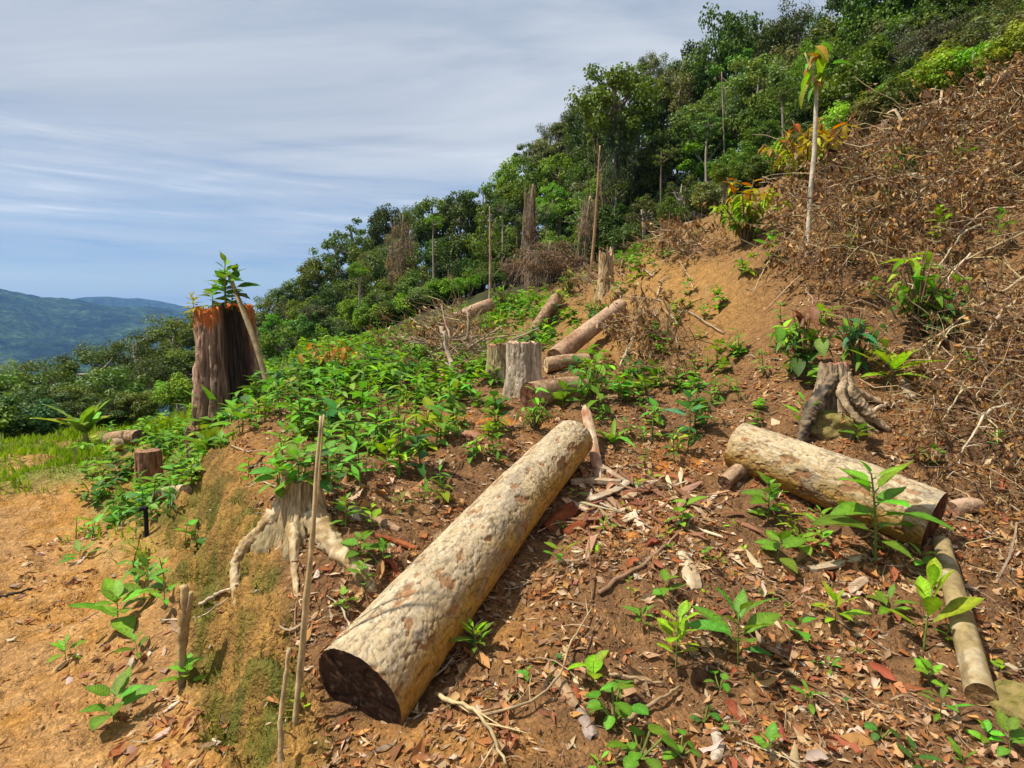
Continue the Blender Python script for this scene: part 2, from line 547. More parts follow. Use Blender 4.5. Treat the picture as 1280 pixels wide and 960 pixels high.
def mat_leaf(name, rough=0.5, trans=0.35, spec=0.25, vary=0.25, hue=0.03, veins=False):
    m, nt, b = pmat(name)
    at = N(nt, 'ShaderNodeAttribute', attribute_name='col')
    oi = N(nt, 'ShaderNodeObjectInfo')
    c = mixc(nt, 1.0, at.outputs['Color'], oi.outputs['Color'], 'MULTIPLY')
    hs = N(nt, 'ShaderNodeHueSaturation'); hs.inputs['Saturation'].default_value = 1.1
    nt.links.new(mathn(nt, 'ADD', 0.5 - hue, mathn(nt, 'MULTIPLY', oi.outputs['Random'], 2 * hue)), hs.inputs['Hue'])
    nt.links.new(mathn(nt, 'ADD', 1 - vary, mathn(nt, 'MULTIPLY', oi.outputs['Random'], 2 * vary)), hs.inputs['Value'])
    if veins:
        tcn = N(nt, 'ShaderNodeTexCoord'); sx = N(nt, 'ShaderNodeSeparateXYZ'); nt.links.new(tcn.outputs['Object'], sx.inputs[0])
        ay = mathn(nt, 'ABSOLUTE', sx.outputs[1])
        ph = mathn(nt, 'MULTIPLY', mathn(nt, 'SUBTRACT', sx.outputs[0], mathn(nt, 'MULTIPLY', ay, .7)), 62.0)
        vv = mathn(nt, 'POWER', mathn(nt, 'ADD', mathn(nt, 'MULTIPLY', mathn(nt, 'SINE', ph), .5), .5), 4.0)
        nz = setin(N(nt, 'ShaderNodeTexNoise'), Scale=9.0, Detail=4.0); nt.links.new(tcn.outputs['Object'], nz.inputs['Vector'])
        c = mixc(nt, mathn(nt, 'MULTIPLY', vv, .30), c, mixc(nt, 1.0, c, (1.5, 1.4, 1.2), 'MULTIPLY'))
        rz_ = ramp(nt, [(.3, .72), (.7, 1.25)]); nt.links.new(nz.outputs[0], rz_.inputs[0])
        c = mixc(nt, 1.0, c, rz_.outputs[0], 'MULTIPLY')
        nw = setin(N(nt, 'ShaderNodeTexNoise'), Scale=6.0, Detail=5.0, Roughness=.7)
        wv_ = N(nt, 'ShaderNodeVectorMath', operation='ADD'); nt.links.new(tcn.outputs['Object'], wv_.inputs[0]); nt.links.new(oi.outputs['Location'], wv_.inputs[1]); nt.links.new(wv_.outputs[0], nw.inputs['Vector'])
        rw = ramp(nt, [(.62, 0.0), (.70, .8)]); nt.links.new(nw.outputs[0], rw.inputs[0])
        c = mixc(nt, rw.outputs[0], c, (.30, .20, .07))
        bp = N(nt, 'ShaderNodeBump'); bp.inputs['Strength'].default_value = .3; bp.inputs['Distance'].default_value = .004
        nt.links.new(mathn(nt, 'ADD', mathn(nt, 'MULTIPLY', vv, -1.0), nz.outputs[0]), bp.inputs['Height']); nt.links.new(bp.outputs[0], b.inputs['Normal'])
    nt.links.new(c, hs.inputs['Color'])
    nt.links.new(hs.outputs[0], b.inputs['Base Color'])
    b.inputs['Roughness'].default_value = rough
    b.inputs['Specular IOR Level'].default_value = spec
    tr = N(nt, 'ShaderNodeBsdfTranslucent')
    tcl = mixc(nt, 1.0, hs.outputs[0], (1.25, 1.2, 0.55), 'MULTIPLY')
    nt.links.new(tcl, tr.inputs[0])
    mx = N(nt, 'ShaderNodeMixShader'); mx.inputs[0].default_value = trans
    nt.links.new(b.outputs[0], mx.inputs[1]); nt.links.new(tr.outputs[0], mx.inputs[2])
    nt.links.new(mx.outputs[0], nt.nodes['Material Output'].inputs[0])
    return m


def mat_soil():
    m, nt, b = pmat('soil')
    at = N(nt, 'ShaderNodeAttribute', attribute_name='col')
    tcn = N(nt, 'ShaderNodeTexCoord'); vec = tcn.outputs['Object']
    dist = setin(N(nt, 'ShaderNodeTexNoise'), Scale=26.0, Detail=3.0)
    nt.links.new(vec, dist.inputs['Vector'])
    wv = N(nt, 'ShaderNodeVectorMath', operation='MULTIPLY_ADD')
    nt.links.new(dist.outputs['Color'], wv.inputs[0]); wv.inputs[1].default_value = (.05, .05, .05); nt.links.new(vec, wv.inputs[2])
    n1 = setin(N(nt, 'ShaderNodeTexNoise'), Scale=11.0, Detail=9.0, Roughness=0.68)
    nt.links.new(vec, n1.inputs['Vector'])
    vo = setin(N(nt, 'ShaderNodeTexVoronoi'), Scale=62.0, Randomness=1.0)
    nt.links.new(wv.outputs[0], vo.inputs['Vector'])
    vo2 = setin(N(nt, 'ShaderNodeTexVoronoi'), Scale=24.0, Randomness=1.0)
    nt.links.new(wv.outputs[0], vo2.inputs['Vector'])
    r1 = ramp(nt, [(0.30, 0.66), (0.70, 1.30)]); nt.links.new(n1.outputs[0], r1.inputs[0])
    sepc = N(nt, 'ShaderNodeSeparateColor'); nt.links.new(vo.outputs['Color'], sepc.inputs[0])
    r2 = ramp(nt, [(0.0, 0.78), (0.8, 1.05), (1.0, 1.32)]); nt.links.new(sepc.outputs[0], r2.inputs[0])
    c = mixc(nt, 1.0, at.outputs['Color'], r1.outputs[0], 'MULTIPLY')
    c = mixc(nt, 1.0, c, r2.outputs[0], 'MULTIPLY')
    hsx = N(nt, 'ShaderNodeHueSaturation'); hsx.inputs['Saturation'].default_value = 1.05; nt.links.new(c, hsx.inputs['Color']); c = hsx.outputs[0]
    nt.links.new(c, b.inputs['Base Color'])
    b.inputs['Roughness'].default_value = .95; b.inputs['Specular IOR Level'].default_value = .1
    hgt = mathn(nt, 'ADD', mathn(nt, 'MULTIPLY', n1.outputs[0], 1.1), mathn(nt, 'ADD', mathn(nt, 'MULTIPLY', vo.outputs['Distance'], -.35), mathn(nt, 'MULTIPLY', vo2.outputs['Distance'], -.6)))
    bp = N(nt, 'ShaderNodeBump'); bp.inputs['Strength'].default_value = .8; bp.inputs['Distance'].default_value = .035
    nt.links.new(hgt, bp.inputs['Height']); nt.links.new(bp.outputs[0], b.inputs['Normal'])
    return m


def mat_hill():
    m, nt, b = pmat('wooded_hills')
    at = N(nt, 'ShaderNodeAttribute', attribute_name='col')
    tcn = N(nt, 'ShaderNodeTexCoord'); vec = tcn.outputs['Object']
    n1 = setin(N(nt, 'ShaderNodeTexNoise'), Scale=.045, Detail=6.0, Roughness=0.75)
    nt.links.new(vec, n1.inputs['Vector'])
    vo = setin(N(nt, 'ShaderNodeTexVoronoi'), Scale=.085); nt.links.new(vec, vo.inputs['Vector'])
    r1 = ramp(nt, [(0.34, 0.25), (0.5, .9), (0.68, 2.2)]); nt.links.new(n1.outputs[0], r1.inputs[0])
    c = mixc(nt, 1.0, at.outputs['Color'], r1.outputs[0], 'MULTIPLY')
    nt.links.new(c, b.inputs['Base Color'])
    b.inputs['Roughness'].default_value = 1.0; b.inputs['Specular IOR Level'].default_value = 0
    bp = N(nt, 'ShaderNodeBump'); bp.inputs['Strength'].default_value = 1.0; bp.inputs['Distance'].default_value = 14.0
    nt.links.new(mathn(nt, 'ADD', n1.outputs[0], mathn(nt, 'MULTIPLY', vo.outputs['Distance'], -.6)), bp.inputs['Height']); nt.links.new(bp.outputs[0], b.inputs['Normal'])
    return m


M_HILL = mat_hill()
M_SOIL = mat_soil()
M_STUMP = mat_vc('stump_bark', 0.9, 34.0, 0.45, 0.9, 55.0, 0.02, 0.15, aniso=(1, 1, .16))
M_BARK = mat_vc('log_bark', 0.85, 28.0, 0.26, 0.5, 70.0, 0.007, 0.2)
M_CUT = mat_vc('cut_wood', 0.8, 18.0, 0.35, 0.5, 60.0, 0.006, 0.2)
M_WOOD = mat_vc('weathered_wood', 0.85, 14.0, 0.35, 0.5, 30.0, 0.01, 0.2)
M_TRUNK = mat_vc('tree_bark', 0.9, 3.0, 0.4, 0.4, 8.0, 0.03, 0.15, objcol=True)
M_ROCK = mat_vc('mossy_rock', 0.9, 9.0, 0.4, 0.9, 25.0, 0.03, 0.2)
M_DEAD = mat_vc('dead_leaves', 0.75, 25.0, 0.3, 0.0, spec=0.25, trans=0.12)
M_DEADO = mat_vc('dead_leaf', 0.7, 30.0, 0.3, 0.25, 50.0, 0.004, 0.3, objcol=True, trans=0.08)
M_LEAF = mat_leaf('green_leaf', veins=True)
M_WEED = mat_leaf('weed_leaf')
M_CROWN = mat_leaf('tree_foliage', 0.5, 0.3, 0.3, 0.16, 0.015)
M_GRASS = mat_vc('grass', 0.6, 3.0, 0.3, 0.0, spec=0.3, trans=0.35)

# ------------------------------------------------------------------ ground sheet
def blob(u, v, cu, cv, ru, rv):
    return np.exp(-(((u - cu) / ru) ** 2 + ((v - cv) / rv) ** 2))


def ground_zone(x, y, z):
    """how bare, mossy, littered, red or grassy each place of the ground is (0..1)"""
    u, v, dep = proj(np.stack([x, y, z], -1))
    front = dep > 0.5
    u = np.where(front, u, -500); v = np.where(front, v, 1500)
    n = fbm(P2(x * 1.7, y * 1.7), 3)
    n2 = fbm(P2(x * 5.1 + 9, y * 5.1), 3)
    r = np.hypot(x, y)
    # track and bank lie left of the crest line
    crest = np.interp(v, [380, 480, 520, 560, 610, 690, 800, 915, 1000], [240, 250, 262, 285, 312, 342, 362, 395, 410])
    left = sstep(25, -25, u - crest + 14 * n)
    foot = np.interp(v, [520, 600, 640, 720, 850, 955], [205, 212, 196, 216, 236, 275])
    track = sstep(20, -20, u - foot + 20 * n)
    moss = left * (1 - track) * sstep(560, 660, v) * np.clip(0.32 + 0.8 * n + 1.3 * n2 + 0.9 * fbm(P2(x * 13, y * 13, z * 4), 3), 0, 1)
    grass = sstep(30, -10, v - (np.interp(u, [0, 60, 130, 200, 260], [604, 596, 578, 560, 545]) + 10 * n)) * (u < 320) * left
    grass = np.maximum(grass, track * blob(u, v, 165, 630, 55, 55) * np.clip(0.7 + n, 0, 1))
    red = np.clip(0.35 + 1.2 * n2 + .5 * n, 0, 1) * np.clip(blob(u, v, 835, 585, 70, 25) + blob(u, v, 600, 525, 70, 16) + 0.7 * blob(u, v, 800, 660, 60, 30), 0, 1)
    bare = np.clip(blob(u, v, 830, 345, 80, 55) + 0.9 * blob(u, v, 760, 420, 60, 40) + 0.7 * blob(u, v, 900, 400, 60, 50)
                   + 0.8 * blob(u, v, 300, 590, 60, 60) + 0.7 * blob(u, v, 650, 800, 50, 40) + 0.9 * blob(u, v, 560, 930, 120, 30), 0, 1)
    green = sstep(560, 500, v) * sstep(240, 300, u) * sstep(700, 560, u) * sstep(7, 9, r)
    forest = sstep(14, 20, r)
    return dict(u=u, v=v, left=left, track=track, moss=moss, grass=grass * front, red=red, bare=bare, green=green, forest=forest, n=n, n2=n2, r=r)


def brush_fn(x, y, z, u, v):
    edge = np.interp(v, [60, 150, 200, 260, 310, 360, 420, 470, 520, 580, 640, 720, 800, 900],
                     [1100, 1060, 1030, 990, 960, 1010, 1090, 1150, 1140, 1125, 1185, 1215, 1240, 1290])
    n = fbm(P2(x * 1.3, y * 1.3), 2)
    k = sstep(-25, 45, u - edge + 35 * n)
    k = k * np.clip(.85 + 1.9 * fbm(P2(x * 1.1 + 31, y * 1.1), 3), np.interp(v, [330, 430], [.12, .6]), 1)
    k = np.maximum(k, .9 * blob(u, v, 828, 425, 38, 34))
    k = np.maximum(k, .6 * blob(u, v, 870, 310, 50, 14) + .5 * blob(u, v, 720, 345, 60, 16) + .45 * blob(u, v, 530, 446, 45, 14) + 1.2 * blob(u, v, 578, 440, 30, 22))
    k = k * (1 - .9 * blob(u, v, 1150, 370, 50, 50)) * (1 - .8 * blob(u, v, 1060, 440, 50, 60))
    k = k * sstep(-25, 25, v - np.interp(u, [900, 1000, 1060, 1100, 1180, 1280, 1400], [240, 225, 205, 192, 155, 110, 60]) + 25 * n)
    return np.where((v < 880) & (u < 1700) & (y < 15), k, 0)


def build_ground():
    ang = np.concatenate([np.linspace(-52, 52, 700), np.linspace(52, 308, 120)[1:-1]])
    ang = np.radians(ang)
    rad = [0.0]
    r = 0.3
    while r < 4200:
        rad.append(r)
        r *= 1.06 if r < 1.5 else 1.0092 if r < 20 else 1.014 if r < 45 else 1.035 if r < 900 else 1.012 if r < 2400 else 1.03
    rad = np.array(rad[1:])
    na, nr_ = len(ang), len(rad)
    RR, AA = np.meshgrid(rad, ang, indexing='ij')
    x = (RR * np.sin(AA)).ravel(); y = (RR * np.cos(AA)).ravel()
    z = H(x, y)
    Z = ground_zone(x, y, z)
    n, n2, r = Z['n'], Z['n2'], Z['r']
    bank = Z['left'] * (1 - Z['track']) * sstep(9, 7, r)
    # rain runnels and crumbling lumps down the cut bank
    near = sstep(10, 5, r)
    gro = fbm(np.stack([x * 3.0 + y * 7.5, z * 1.6, y * 2.0], -1), 4, 0.6)
    z = z + bank * near * (0.10 * gro - 0.15 * np.abs(fbm(np.stack([x * 2.2 + y * 5.0, z * 1.2, y * 1.3], -1) + 8, 3, .55)) + 0.05 + 0.05 * np.abs(fbm(np.stack([x * 9, y * 9, z * 9], -1), 3)))
    z = z - Z['track'] * near * 0.016 * sstep(0.25, -0.1, np.abs(fbm(P2(x * 1.3 + 4, y * 0.5), 2)))
    c = lambda a: np.array(a)[None, :]
    t = lambda k: k[:, None]
    ochre, pale = c((.37, .19, .062)), c((.44, .26, .115))
    brown, dark = c((.20, .108, .053)), c((.11, .062, .035))
    col = lerp(brown, dark, t(np.clip(0.4 + 0.8 * n2, 0, 1)))
    col = lerp(col, c((.26, .14, .062)), t(np.clip(0.35 + 0.7 * n, 0, 1) * 0.6))
    col = lerp(col, c((.29, .17, .07)), t(sstep(7, 9, r) * 0.5 * (1 - Z['forest'])))
    bcol = lerp(c((.33, .185, .07)), ochre, t(sstep(480, 560, Z['v'])))
    col = lerp(col, bcol, t(np.clip(Z['bare'] * (0.9 + 0.5 * n2), 0, 1)))
    col = lerp(col, c((.46, .19, .055)), t(np.clip(Z['red'] * (1.0 + 0.6 * n2), 0, 1)))
    tr = lerp(ochre, pale, t(np.clip(0.35 + 0.9 * n2 + 0.4 * n, 0, 1)))
    tr = lerp(tr, c((.33, .19, .09)), t(np.clip(0.2 + 1.2 * fbm(P2(x * 1.1 + 5, y * 1.1), 4), 0, 0.85)))
    bk = lerp(c((.33, .19, .065)), c((.16, .095, .036)), t(np.clip(0.5 + 1.0 * n2 + .5 * n, 0, 1)))
    col = lerp(col, bk, t(Z['left']))
    col = lerp(col, tr, t(Z['track'] * Z['left']))
    col = lerp(col, lerp(c((.19, .155, .032)), c((.11, .115, .026)), t(np.clip(.5 + n2, 0, 1))), t(Z['moss'] * 0.85))
    col = lerp(col, lerp(c((.10, .16, .03)), c((.16, .21, .05)), t(np.clip(.5 + n, 0, 1))), t(np.clip(Z['grass'] * np.clip(.7 + 1.2 * fbm(P2(x * .9 + 2, y * .9), 3), 0.1, 1), 0, 1) * 0.9))
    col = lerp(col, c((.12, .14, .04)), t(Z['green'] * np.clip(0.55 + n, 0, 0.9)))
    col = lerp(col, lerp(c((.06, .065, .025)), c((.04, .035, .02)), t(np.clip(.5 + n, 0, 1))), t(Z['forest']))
    bsel = (r < 18) & (r > 2.2) & (x > 0)
    bf = np.zeros_like(x); bf[bsel] = brush_fn(x[bsel], y[bsel], z[bsel], Z['u'][bsel], Z['v'][bsel])
    col = lerp(col, c((.15, .085, .045)), t(np.clip(bf, 0, 1) * .85))
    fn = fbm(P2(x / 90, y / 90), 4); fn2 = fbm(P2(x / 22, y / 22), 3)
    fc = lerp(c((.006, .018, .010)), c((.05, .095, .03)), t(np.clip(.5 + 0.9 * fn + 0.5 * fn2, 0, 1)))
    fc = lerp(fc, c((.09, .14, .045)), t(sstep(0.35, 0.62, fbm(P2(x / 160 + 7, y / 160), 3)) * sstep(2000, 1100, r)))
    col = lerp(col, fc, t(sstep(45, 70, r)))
    i = np.arange(nr_ - 1)[:, None] * na; j = np.arange(na)[None, :]; j2 = (j + 1) % na
    F4 = np.stack([i + j, i + na + j, i + na + j2, i + j2], -1).reshape(-1, 4)
    V = np.stack([x, y, z], -1)
    V = np.concatenate([V, [[0, 0, float(H(0, 0)[0])]]])
    col = np.concatenate([col, col[:1]])
    jj = np.arange(na)
    F3 = np.stack([np.full(na, na * nr_), jj, (jj + 1) % na], 1)
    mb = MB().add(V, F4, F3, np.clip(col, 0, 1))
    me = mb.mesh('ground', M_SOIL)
    me.materials.append(M_HILL)
    mi = np.zeros(len(F4) + len(F3), np.int32); mi[:len(F4)] = np.repeat(rad[:-1] > 75, na)
    me.polygons.foreach_set('material_index', mi)
    o = mobj('ground', me)
    tag(o, 'ochre dirt hillside with track and valley', 'ground', kind='structure')
    return o


build_ground()

# air: one even, pale haze round the whole place
def build_haze():
    a, z0, z1 = 4400.0, -420.0, 260.0
    V = [(sx * a, sy * a, z) for z in (z0, z1) for sx, sy in ((-1, -1), (1, -1), (1, 1), (-1, 1))]
    F = [(3, 2, 1, 0), (4, 5, 6, 7), (0, 1, 5, 4), (1, 2, 6, 5), (2, 3, 7, 6), (3, 0, 4, 7)]
    m = bpy.data.materials.new('haze')
    m.use_nodes = True
    nt = m.node_tree
    nt.nodes.clear()
    pv = N(nt, 'ShaderNodeVolumePrincipled')
    pv.inputs['Color'].default_value = (0.24, 0.48, 1.0, 1)
    pv.inputs['Density'].default_value = 0.00021
    pv.inputs['Anisotropy'].default_value = 0.0
    ou = N(nt, 'ShaderNodeOutputMaterial')
    nt.links.new(pv.outputs[0], ou.inputs['Volume'])
    me = bpy.data.meshes.new('haze'); me.from_pydata(V, [], F); me.materials.append(m)
    tag(mobj('haze', me), 'thin blue haze over the valley', 'haze', kind='stuff')


build_haze()

# ------------------------------------------------------------------ logs
def make_log(name, label, A, B, rA, rB, style='pale', nu=240, nv=150, cutA=(.05, .03, .022), cutB=(.12, .07, .05), seed=0, bow=0.015, group=None, plate=1.0, cat='log', nwood=None):
    A = np.asarray(A, float); B = np.asarray(B, float)
    L = np.linalg.norm(B - A)
    org = A * 0.5 + B * 0.5 - np.array([0, 0, max(rA, rB)])
    s = np.linspace(0, 1, nu)
    t = (B - A) / L
    side = np.cross(t, [0, 0, 1]); side /= np.linalg.norm(side)
    upv = np.cross(side, t)
    path = A + (B - A) * s[:, None] + upv * (bow * np.sin(s * math.pi))[:, None]
    th = np.linspace(0, 2 * math.pi, nv, endpoint=False)
    S, T = np.meshgrid(s, th, indexing='ij')
    r0 = lerp(rA, rB, S)
    q = np.stack([S * L / 0.9, np.cos(T) * 0.6, np.sin(T) * 0.6], -1).reshape(-1, 3) + seed * 3.7
    rs = (0.045 * fbm(q, 3)).reshape(S.shape)                       # lobed, uneven round
    xyz = np.stack([S * L, np.cos(T) * r0, np.sin(T) * r0], -1).reshape(-1, 3) + seed * 5.1
    wp = xyz * np.array([6.0, 15, 15]) * plate + 0.55 * np.stack([fbm(xyz * 11 + k * 9, 3) for k in range(3)], -1)
    d1, d2, rid = worley(wp)
    edge = sstep(0.0, 0.09, d2 - d1)
    fine = fbm(xyz * np.array([26, 42, 42]), 4, 0.62)
    wp2 = xyz * np.array([15, 44, 44]) * plate + 0.5 * np.stack([fbm(xyz * 25 + k * 5, 2) for k in range(3)], -1)
    e1, e2, rid2 = worley(wp2)
    patch = fbm(xyz * np.array([2.2, 4.0, 4.0]) + 31, 3)
    peel = sstep(0.24, 0.29, fbm(xyz * np.array([7, 13, 13]) + 11, 3) + 0.25 * (rid2 - 0.5) + 0.1 * patch - 0.12)
    hgt = (0.002 * (rid - 0.5) + 0.0018 * (rid2 - 0.5) + 0.0016 * fine - 0.0035 * (1 - edge) - 0.006 * peel - 0.0012 * (1 - sstep(0, .12, e2 - e1)))
    kn = np.zeros(len(xyz))
    krs = np.random.default_rng(seed + 300)
    for _ in range(3 if rA > .15 else 1):
        ks, kt = krs.uniform(.15, .85) * L, krs.uniform(.6, 2.6)
        dd = np.hypot((S.ravel() * L - ks) * .8, np.angle(np.exp(1j * (T.ravel() - kt))) * rA)
        kr = rA * krs.uniform(.16, .26)
        kn = np.maximum(kn, np.exp(-(dd / kr) ** 2))
        hgt = hgt + (.010 * np.exp(-(dd / (kr * 1.3)) ** 2) - .008 * np.exp(-(dd / (kr * .5)) ** 2)) * (rA / .2)
    rr = r0 * (1 + rs) + hgt.reshape(S.shape) * min(1.0, rA / 0.15)
    V = path[:, None, :] + rr[..., None] * (np.cos(T)[..., None] * side + np.sin(T)[..., None] * upv)
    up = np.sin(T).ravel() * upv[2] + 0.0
    c = lambda a: np.array(a)[None, :]
    k = lambda a: np.clip(a, 0, 1)[:, None]
    if style == 'pale':
        col = lerp(c((.49, .38, .235)), c((.35, .26, .15)), k(0.5 + 0.9 * patch + 0.5 * (rid - 0.5)))
        col = lerp(col, c((.58, .50, .38)), k(sstep(0.55, 0.8, rid2) * 0.4))
        crk = sstep(.42, .62, fbm(xyz * np.array([7, 60, 60]) + 3, 3, .6) + .12 * (1 - edge))
        col = lerp(col, c((.13, .085, .05)), k(crk) * .7)
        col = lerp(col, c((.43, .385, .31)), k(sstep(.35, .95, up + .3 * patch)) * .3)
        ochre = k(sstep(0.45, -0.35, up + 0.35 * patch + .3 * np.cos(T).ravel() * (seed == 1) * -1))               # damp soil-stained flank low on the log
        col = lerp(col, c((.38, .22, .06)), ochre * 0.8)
        col = lerp(col, c((.20, .17, .14)), k(sstep(0.25, 0.6, fbm(xyz * np.array([3, 5, 5]) + 71, 3)) * 0.5))
        col = lerp(col, c((.27, .135, .07)), k(peel) * 0.75)
        col = col * (0.5 + 0.5 * edge)[:, None] * (0.8 + 0.2 * sstep(0, .12, e2 - e1))[:, None]
    elif style == 'brown':
        col = lerp(c((.33, .22, .14)), c((.20, .12, .075)), k(0.5 + patch))
        col = lerp(col, c((.44, .33, .23)), k(sstep(0.5, 0.9, rid2) * 0.7))
        col = col * (0.6 + 0.4 * edge)[:, None]
    elif style == 'red':
        col = lerp(c((.44, .31, .22)), c((.26, .155, .10)), k(0.5 + patch + 0.4 * (rid - .5)))
        col = col * (0.6 + 0.4 * edge)[:, None]
    else:   # smooth pole
        col = lerp(c((.34, .26, .15)), c((.22, .17, .09)), k(0.5 + patch * 1.2))
        col = lerp(col, c((.42, .36, .26)), k(sstep(0.15, 0.5, fbm(xyz * 9 + 5, 3)) * 0.55))
        col = lerp(col, c((.13, .09, .06)), k(peel) * 0.5)
    col = lerp(col, c((.10, .065, .04)), k(sstep(.5, .95, kn + .25 * fine)) * .45)
    i = np.arange(nu - 1)[:, None] * nv; j = np.arange(nv)[None, :]; j2 = (j + 1) % nv
    F4 = np.stack([i + j, i + j2, i + nv + j2, i + nv + j], -1).reshape(-1, 4)
    root = empty(name, org, label=label, cat=cat, group=group)
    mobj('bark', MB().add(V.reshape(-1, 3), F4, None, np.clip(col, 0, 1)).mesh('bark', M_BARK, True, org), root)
    nring = 22
    for end, ring, dirn, cc in ((0, V[0], -t, cutA), (1, V[-1], t, cutB)):
        cen = ring.mean(0)
        f = np.linspace(0, 1, nring)[1:]
        D = cen + (ring - cen)[None] * (f[:, None, None] * 0.992)
        pl = D.reshape(-1, 3)
        ns = fbm((pl - org) * 22 + seed, 4)
        saw = np.sin(((pl - org) @ side) * 55 + 6 * fbm((pl - org) * 9, 3)) * 0.0006
        pl = pl - dirn * (0.004 + 0.004 * ns[:, None]) + dirn * saw[:, None]
        rf = np.repeat(f, nv)
        rings = 0.5 + 0.5 * np.sin(rf * 60 + 5 * fbm((pl - org) * 9, 2))
        cl = np.array(cc)[None] * (0.75 + 0.5 * rings * (rf > 0.3) + 0.8 * np.clip(ns, -.6, 1))[:, None]
        pale = k(sstep(0.35, 0.7, fbm((pl - org) * 16 + 7, 3)))
        cl = lerp(cl, cl * 0.4 + np.array([[.15, .10, .07]]), pale * 0.8)
        ang_ = np.tile(th, nring - 1)
        rad_c = sstep(.93, .985, np.cos(ang_ * 5 + seed + 1.2 * fbm((pl - org) * 6, 2))) * (rf > .15) * (rf < .9)
        cl = cl * (1 - .7 * rad_c)[:, None]
        cl = lerp(cl, cl * 2.2 + 0.03, k(sstep(0.955, 0.99, rf)) * 0.6)
        pl = np.concatenate([pl, (cen - dirn * 0.004)[None]])
        cl = np.concatenate([cl, np.array(cc)[None]])
        i = np.arange(nring - 2)[:, None] * nv; j = np.arange(nv)[None, :]; j2 = (j + 1) % nv
        Q = np.stack([i + j, i + j2, i + nv + j2, i + nv + j], -1).reshape(-1, 4)
        jj = np.arange(nv)
        T3 = np.stack([np.full(nv, len(pl) - 1), jj, (jj + 1) % nv], 1)
        if end == 0:
            Q = Q[:, ::-1]; T3 = T3[:, ::-1]
        mobj('cut_face', MB().add(pl, Q, T3, np.clip(cl, 0.004, 1)).mesh('cut_face', M_CUT, False, org), root)
    return root


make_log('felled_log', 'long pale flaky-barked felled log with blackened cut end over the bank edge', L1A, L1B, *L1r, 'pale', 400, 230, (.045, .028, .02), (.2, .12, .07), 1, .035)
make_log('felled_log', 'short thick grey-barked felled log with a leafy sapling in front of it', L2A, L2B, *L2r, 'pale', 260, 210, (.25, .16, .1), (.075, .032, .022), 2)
q0, q1 = G(1176, 690), G(1224, 884)
for q in (q0, q1): q[2] += 0.055
make_log('pole_log', 'slender mottled pole log lying beside the brown brush slope', q1, q0, .058, .05, 'pole', 160, 40, (.30, .19, .10), (.2, .13, .08), 3, 0.012, plate=1.2)


def ground_log(name, label, p0, p1, r0, r1, style, seed, cutA, cutB, sink=0.25, **kw):
    p0 = P(*p0); p1 = P(*p1)
    make_log(name, label, p0, p1, r0, r1, style, 70, 40, cutA, cutB, seed, **kw)


def on_ground(u, v, d=None, r=0.1, lift=0.0):
    """a log-axis point whose underside rests on the ground near this place of the picture"""
    g = G(u, v + r * 300 / 4) if d is None else P(u, v, d)
    q = np.array([g[0], g[1], float(HQ(g[0], g[1])) + r * 0.85 + lift])
    return q


def rest_log(name, label, a, b, r0, r1, style, seed, cutA, cutB, la=0.0, lb=0.0, **kw):
    qa = G(*a); qb = G(*b)
    qa = qa + np.array([0, 0, r0 * 0.85 + la]); qb = qb + np.array([0, 0, r1 * 0.85 + lb])
    return make_log(name, label, qa, qb, r0, r1, style, 80, 44, cutA, cutB, seed, **kw)


rest_log('short_log', 'short log with dark reddish-brown cut end lying in front of the paired stumps', (661, 512), (730, 497), .15, .13, 'brown', 4, (.13, .06, .035), (.3, .2, .12))
rest_log('fallen_log', 'straight peeled reddish log lying up the bare ochre slope', (694, 460), (776, 396), .125, .115, 'red', 5, (.3, .2, .12), (.35, .22, .13), 0.02, 0.05)
rest_log('fallen_log', 'burnt-sided log sticking out of the heap of dry branches', (555, 420), (613, 400), .13, .13, 'red', 6, (.05, .035, .025), (.42, .27, .15), 0.1, 0.22)
rest_log('fallen_log', 'thin grey log with peeling bark lying left of the heap of dry branches', (508, 443), (566, 418), .085, .07, 'brown', 7, (.2, .14, .1), (.2, .14, .1), 0.06, 0.1)
rest_log('fallen_log', 'thin grey log lying upslope among green plants behind the paired stumps', (664, 424), (696, 384), .075, .12, 'brown', 8, (.3, .2, .13), (.36, .24, .16), 0.03, 0.06)
rest_log('split_log', 'pale split log lying behind the paired stumps', (682, 468), (735, 462), .10, .10, 'brown', 9, (.5, .38, .24), (.45, .33, .2), 0.02, 0.02)
rest_log('short_log', 'grey weathered log lying on the grass beside the yellowing banana plant', (138, 557), (175, 554), .11, .11, 'brown', 10, (.3, .22, .15), (.12, .08, .06))
rest_log('sawn_block', 'small sawn pale wood block beside the grey log on the grass', (141, 564), (152, 563), .09, .09, 'pale', 11, (.5, .33, .18), (.5, .33, .18), cat='wood block')
rest_log('timber_offcut', 'pale timber offcut lying at the top of the cut bank by the track', (199, 626), (232, 620), .06, .055, 'pale', 12, (.5, .38, .25), (.4, .3, .2), cat='timber')
rest_log('short_log', 'thin log end poking out from under the short thick grey log', (905, 612), (936, 590), .055, .06, 'brown', 13, (.2, .12, .08), (.2, .14, .1))
rest_log('short_log', 'reddish branch stub lying behind the dark end of the thick grey log', (1188, 648), (1222, 640), .06, .05, 'red', 14, (.25, .15, .1), (.35, .22, .13))

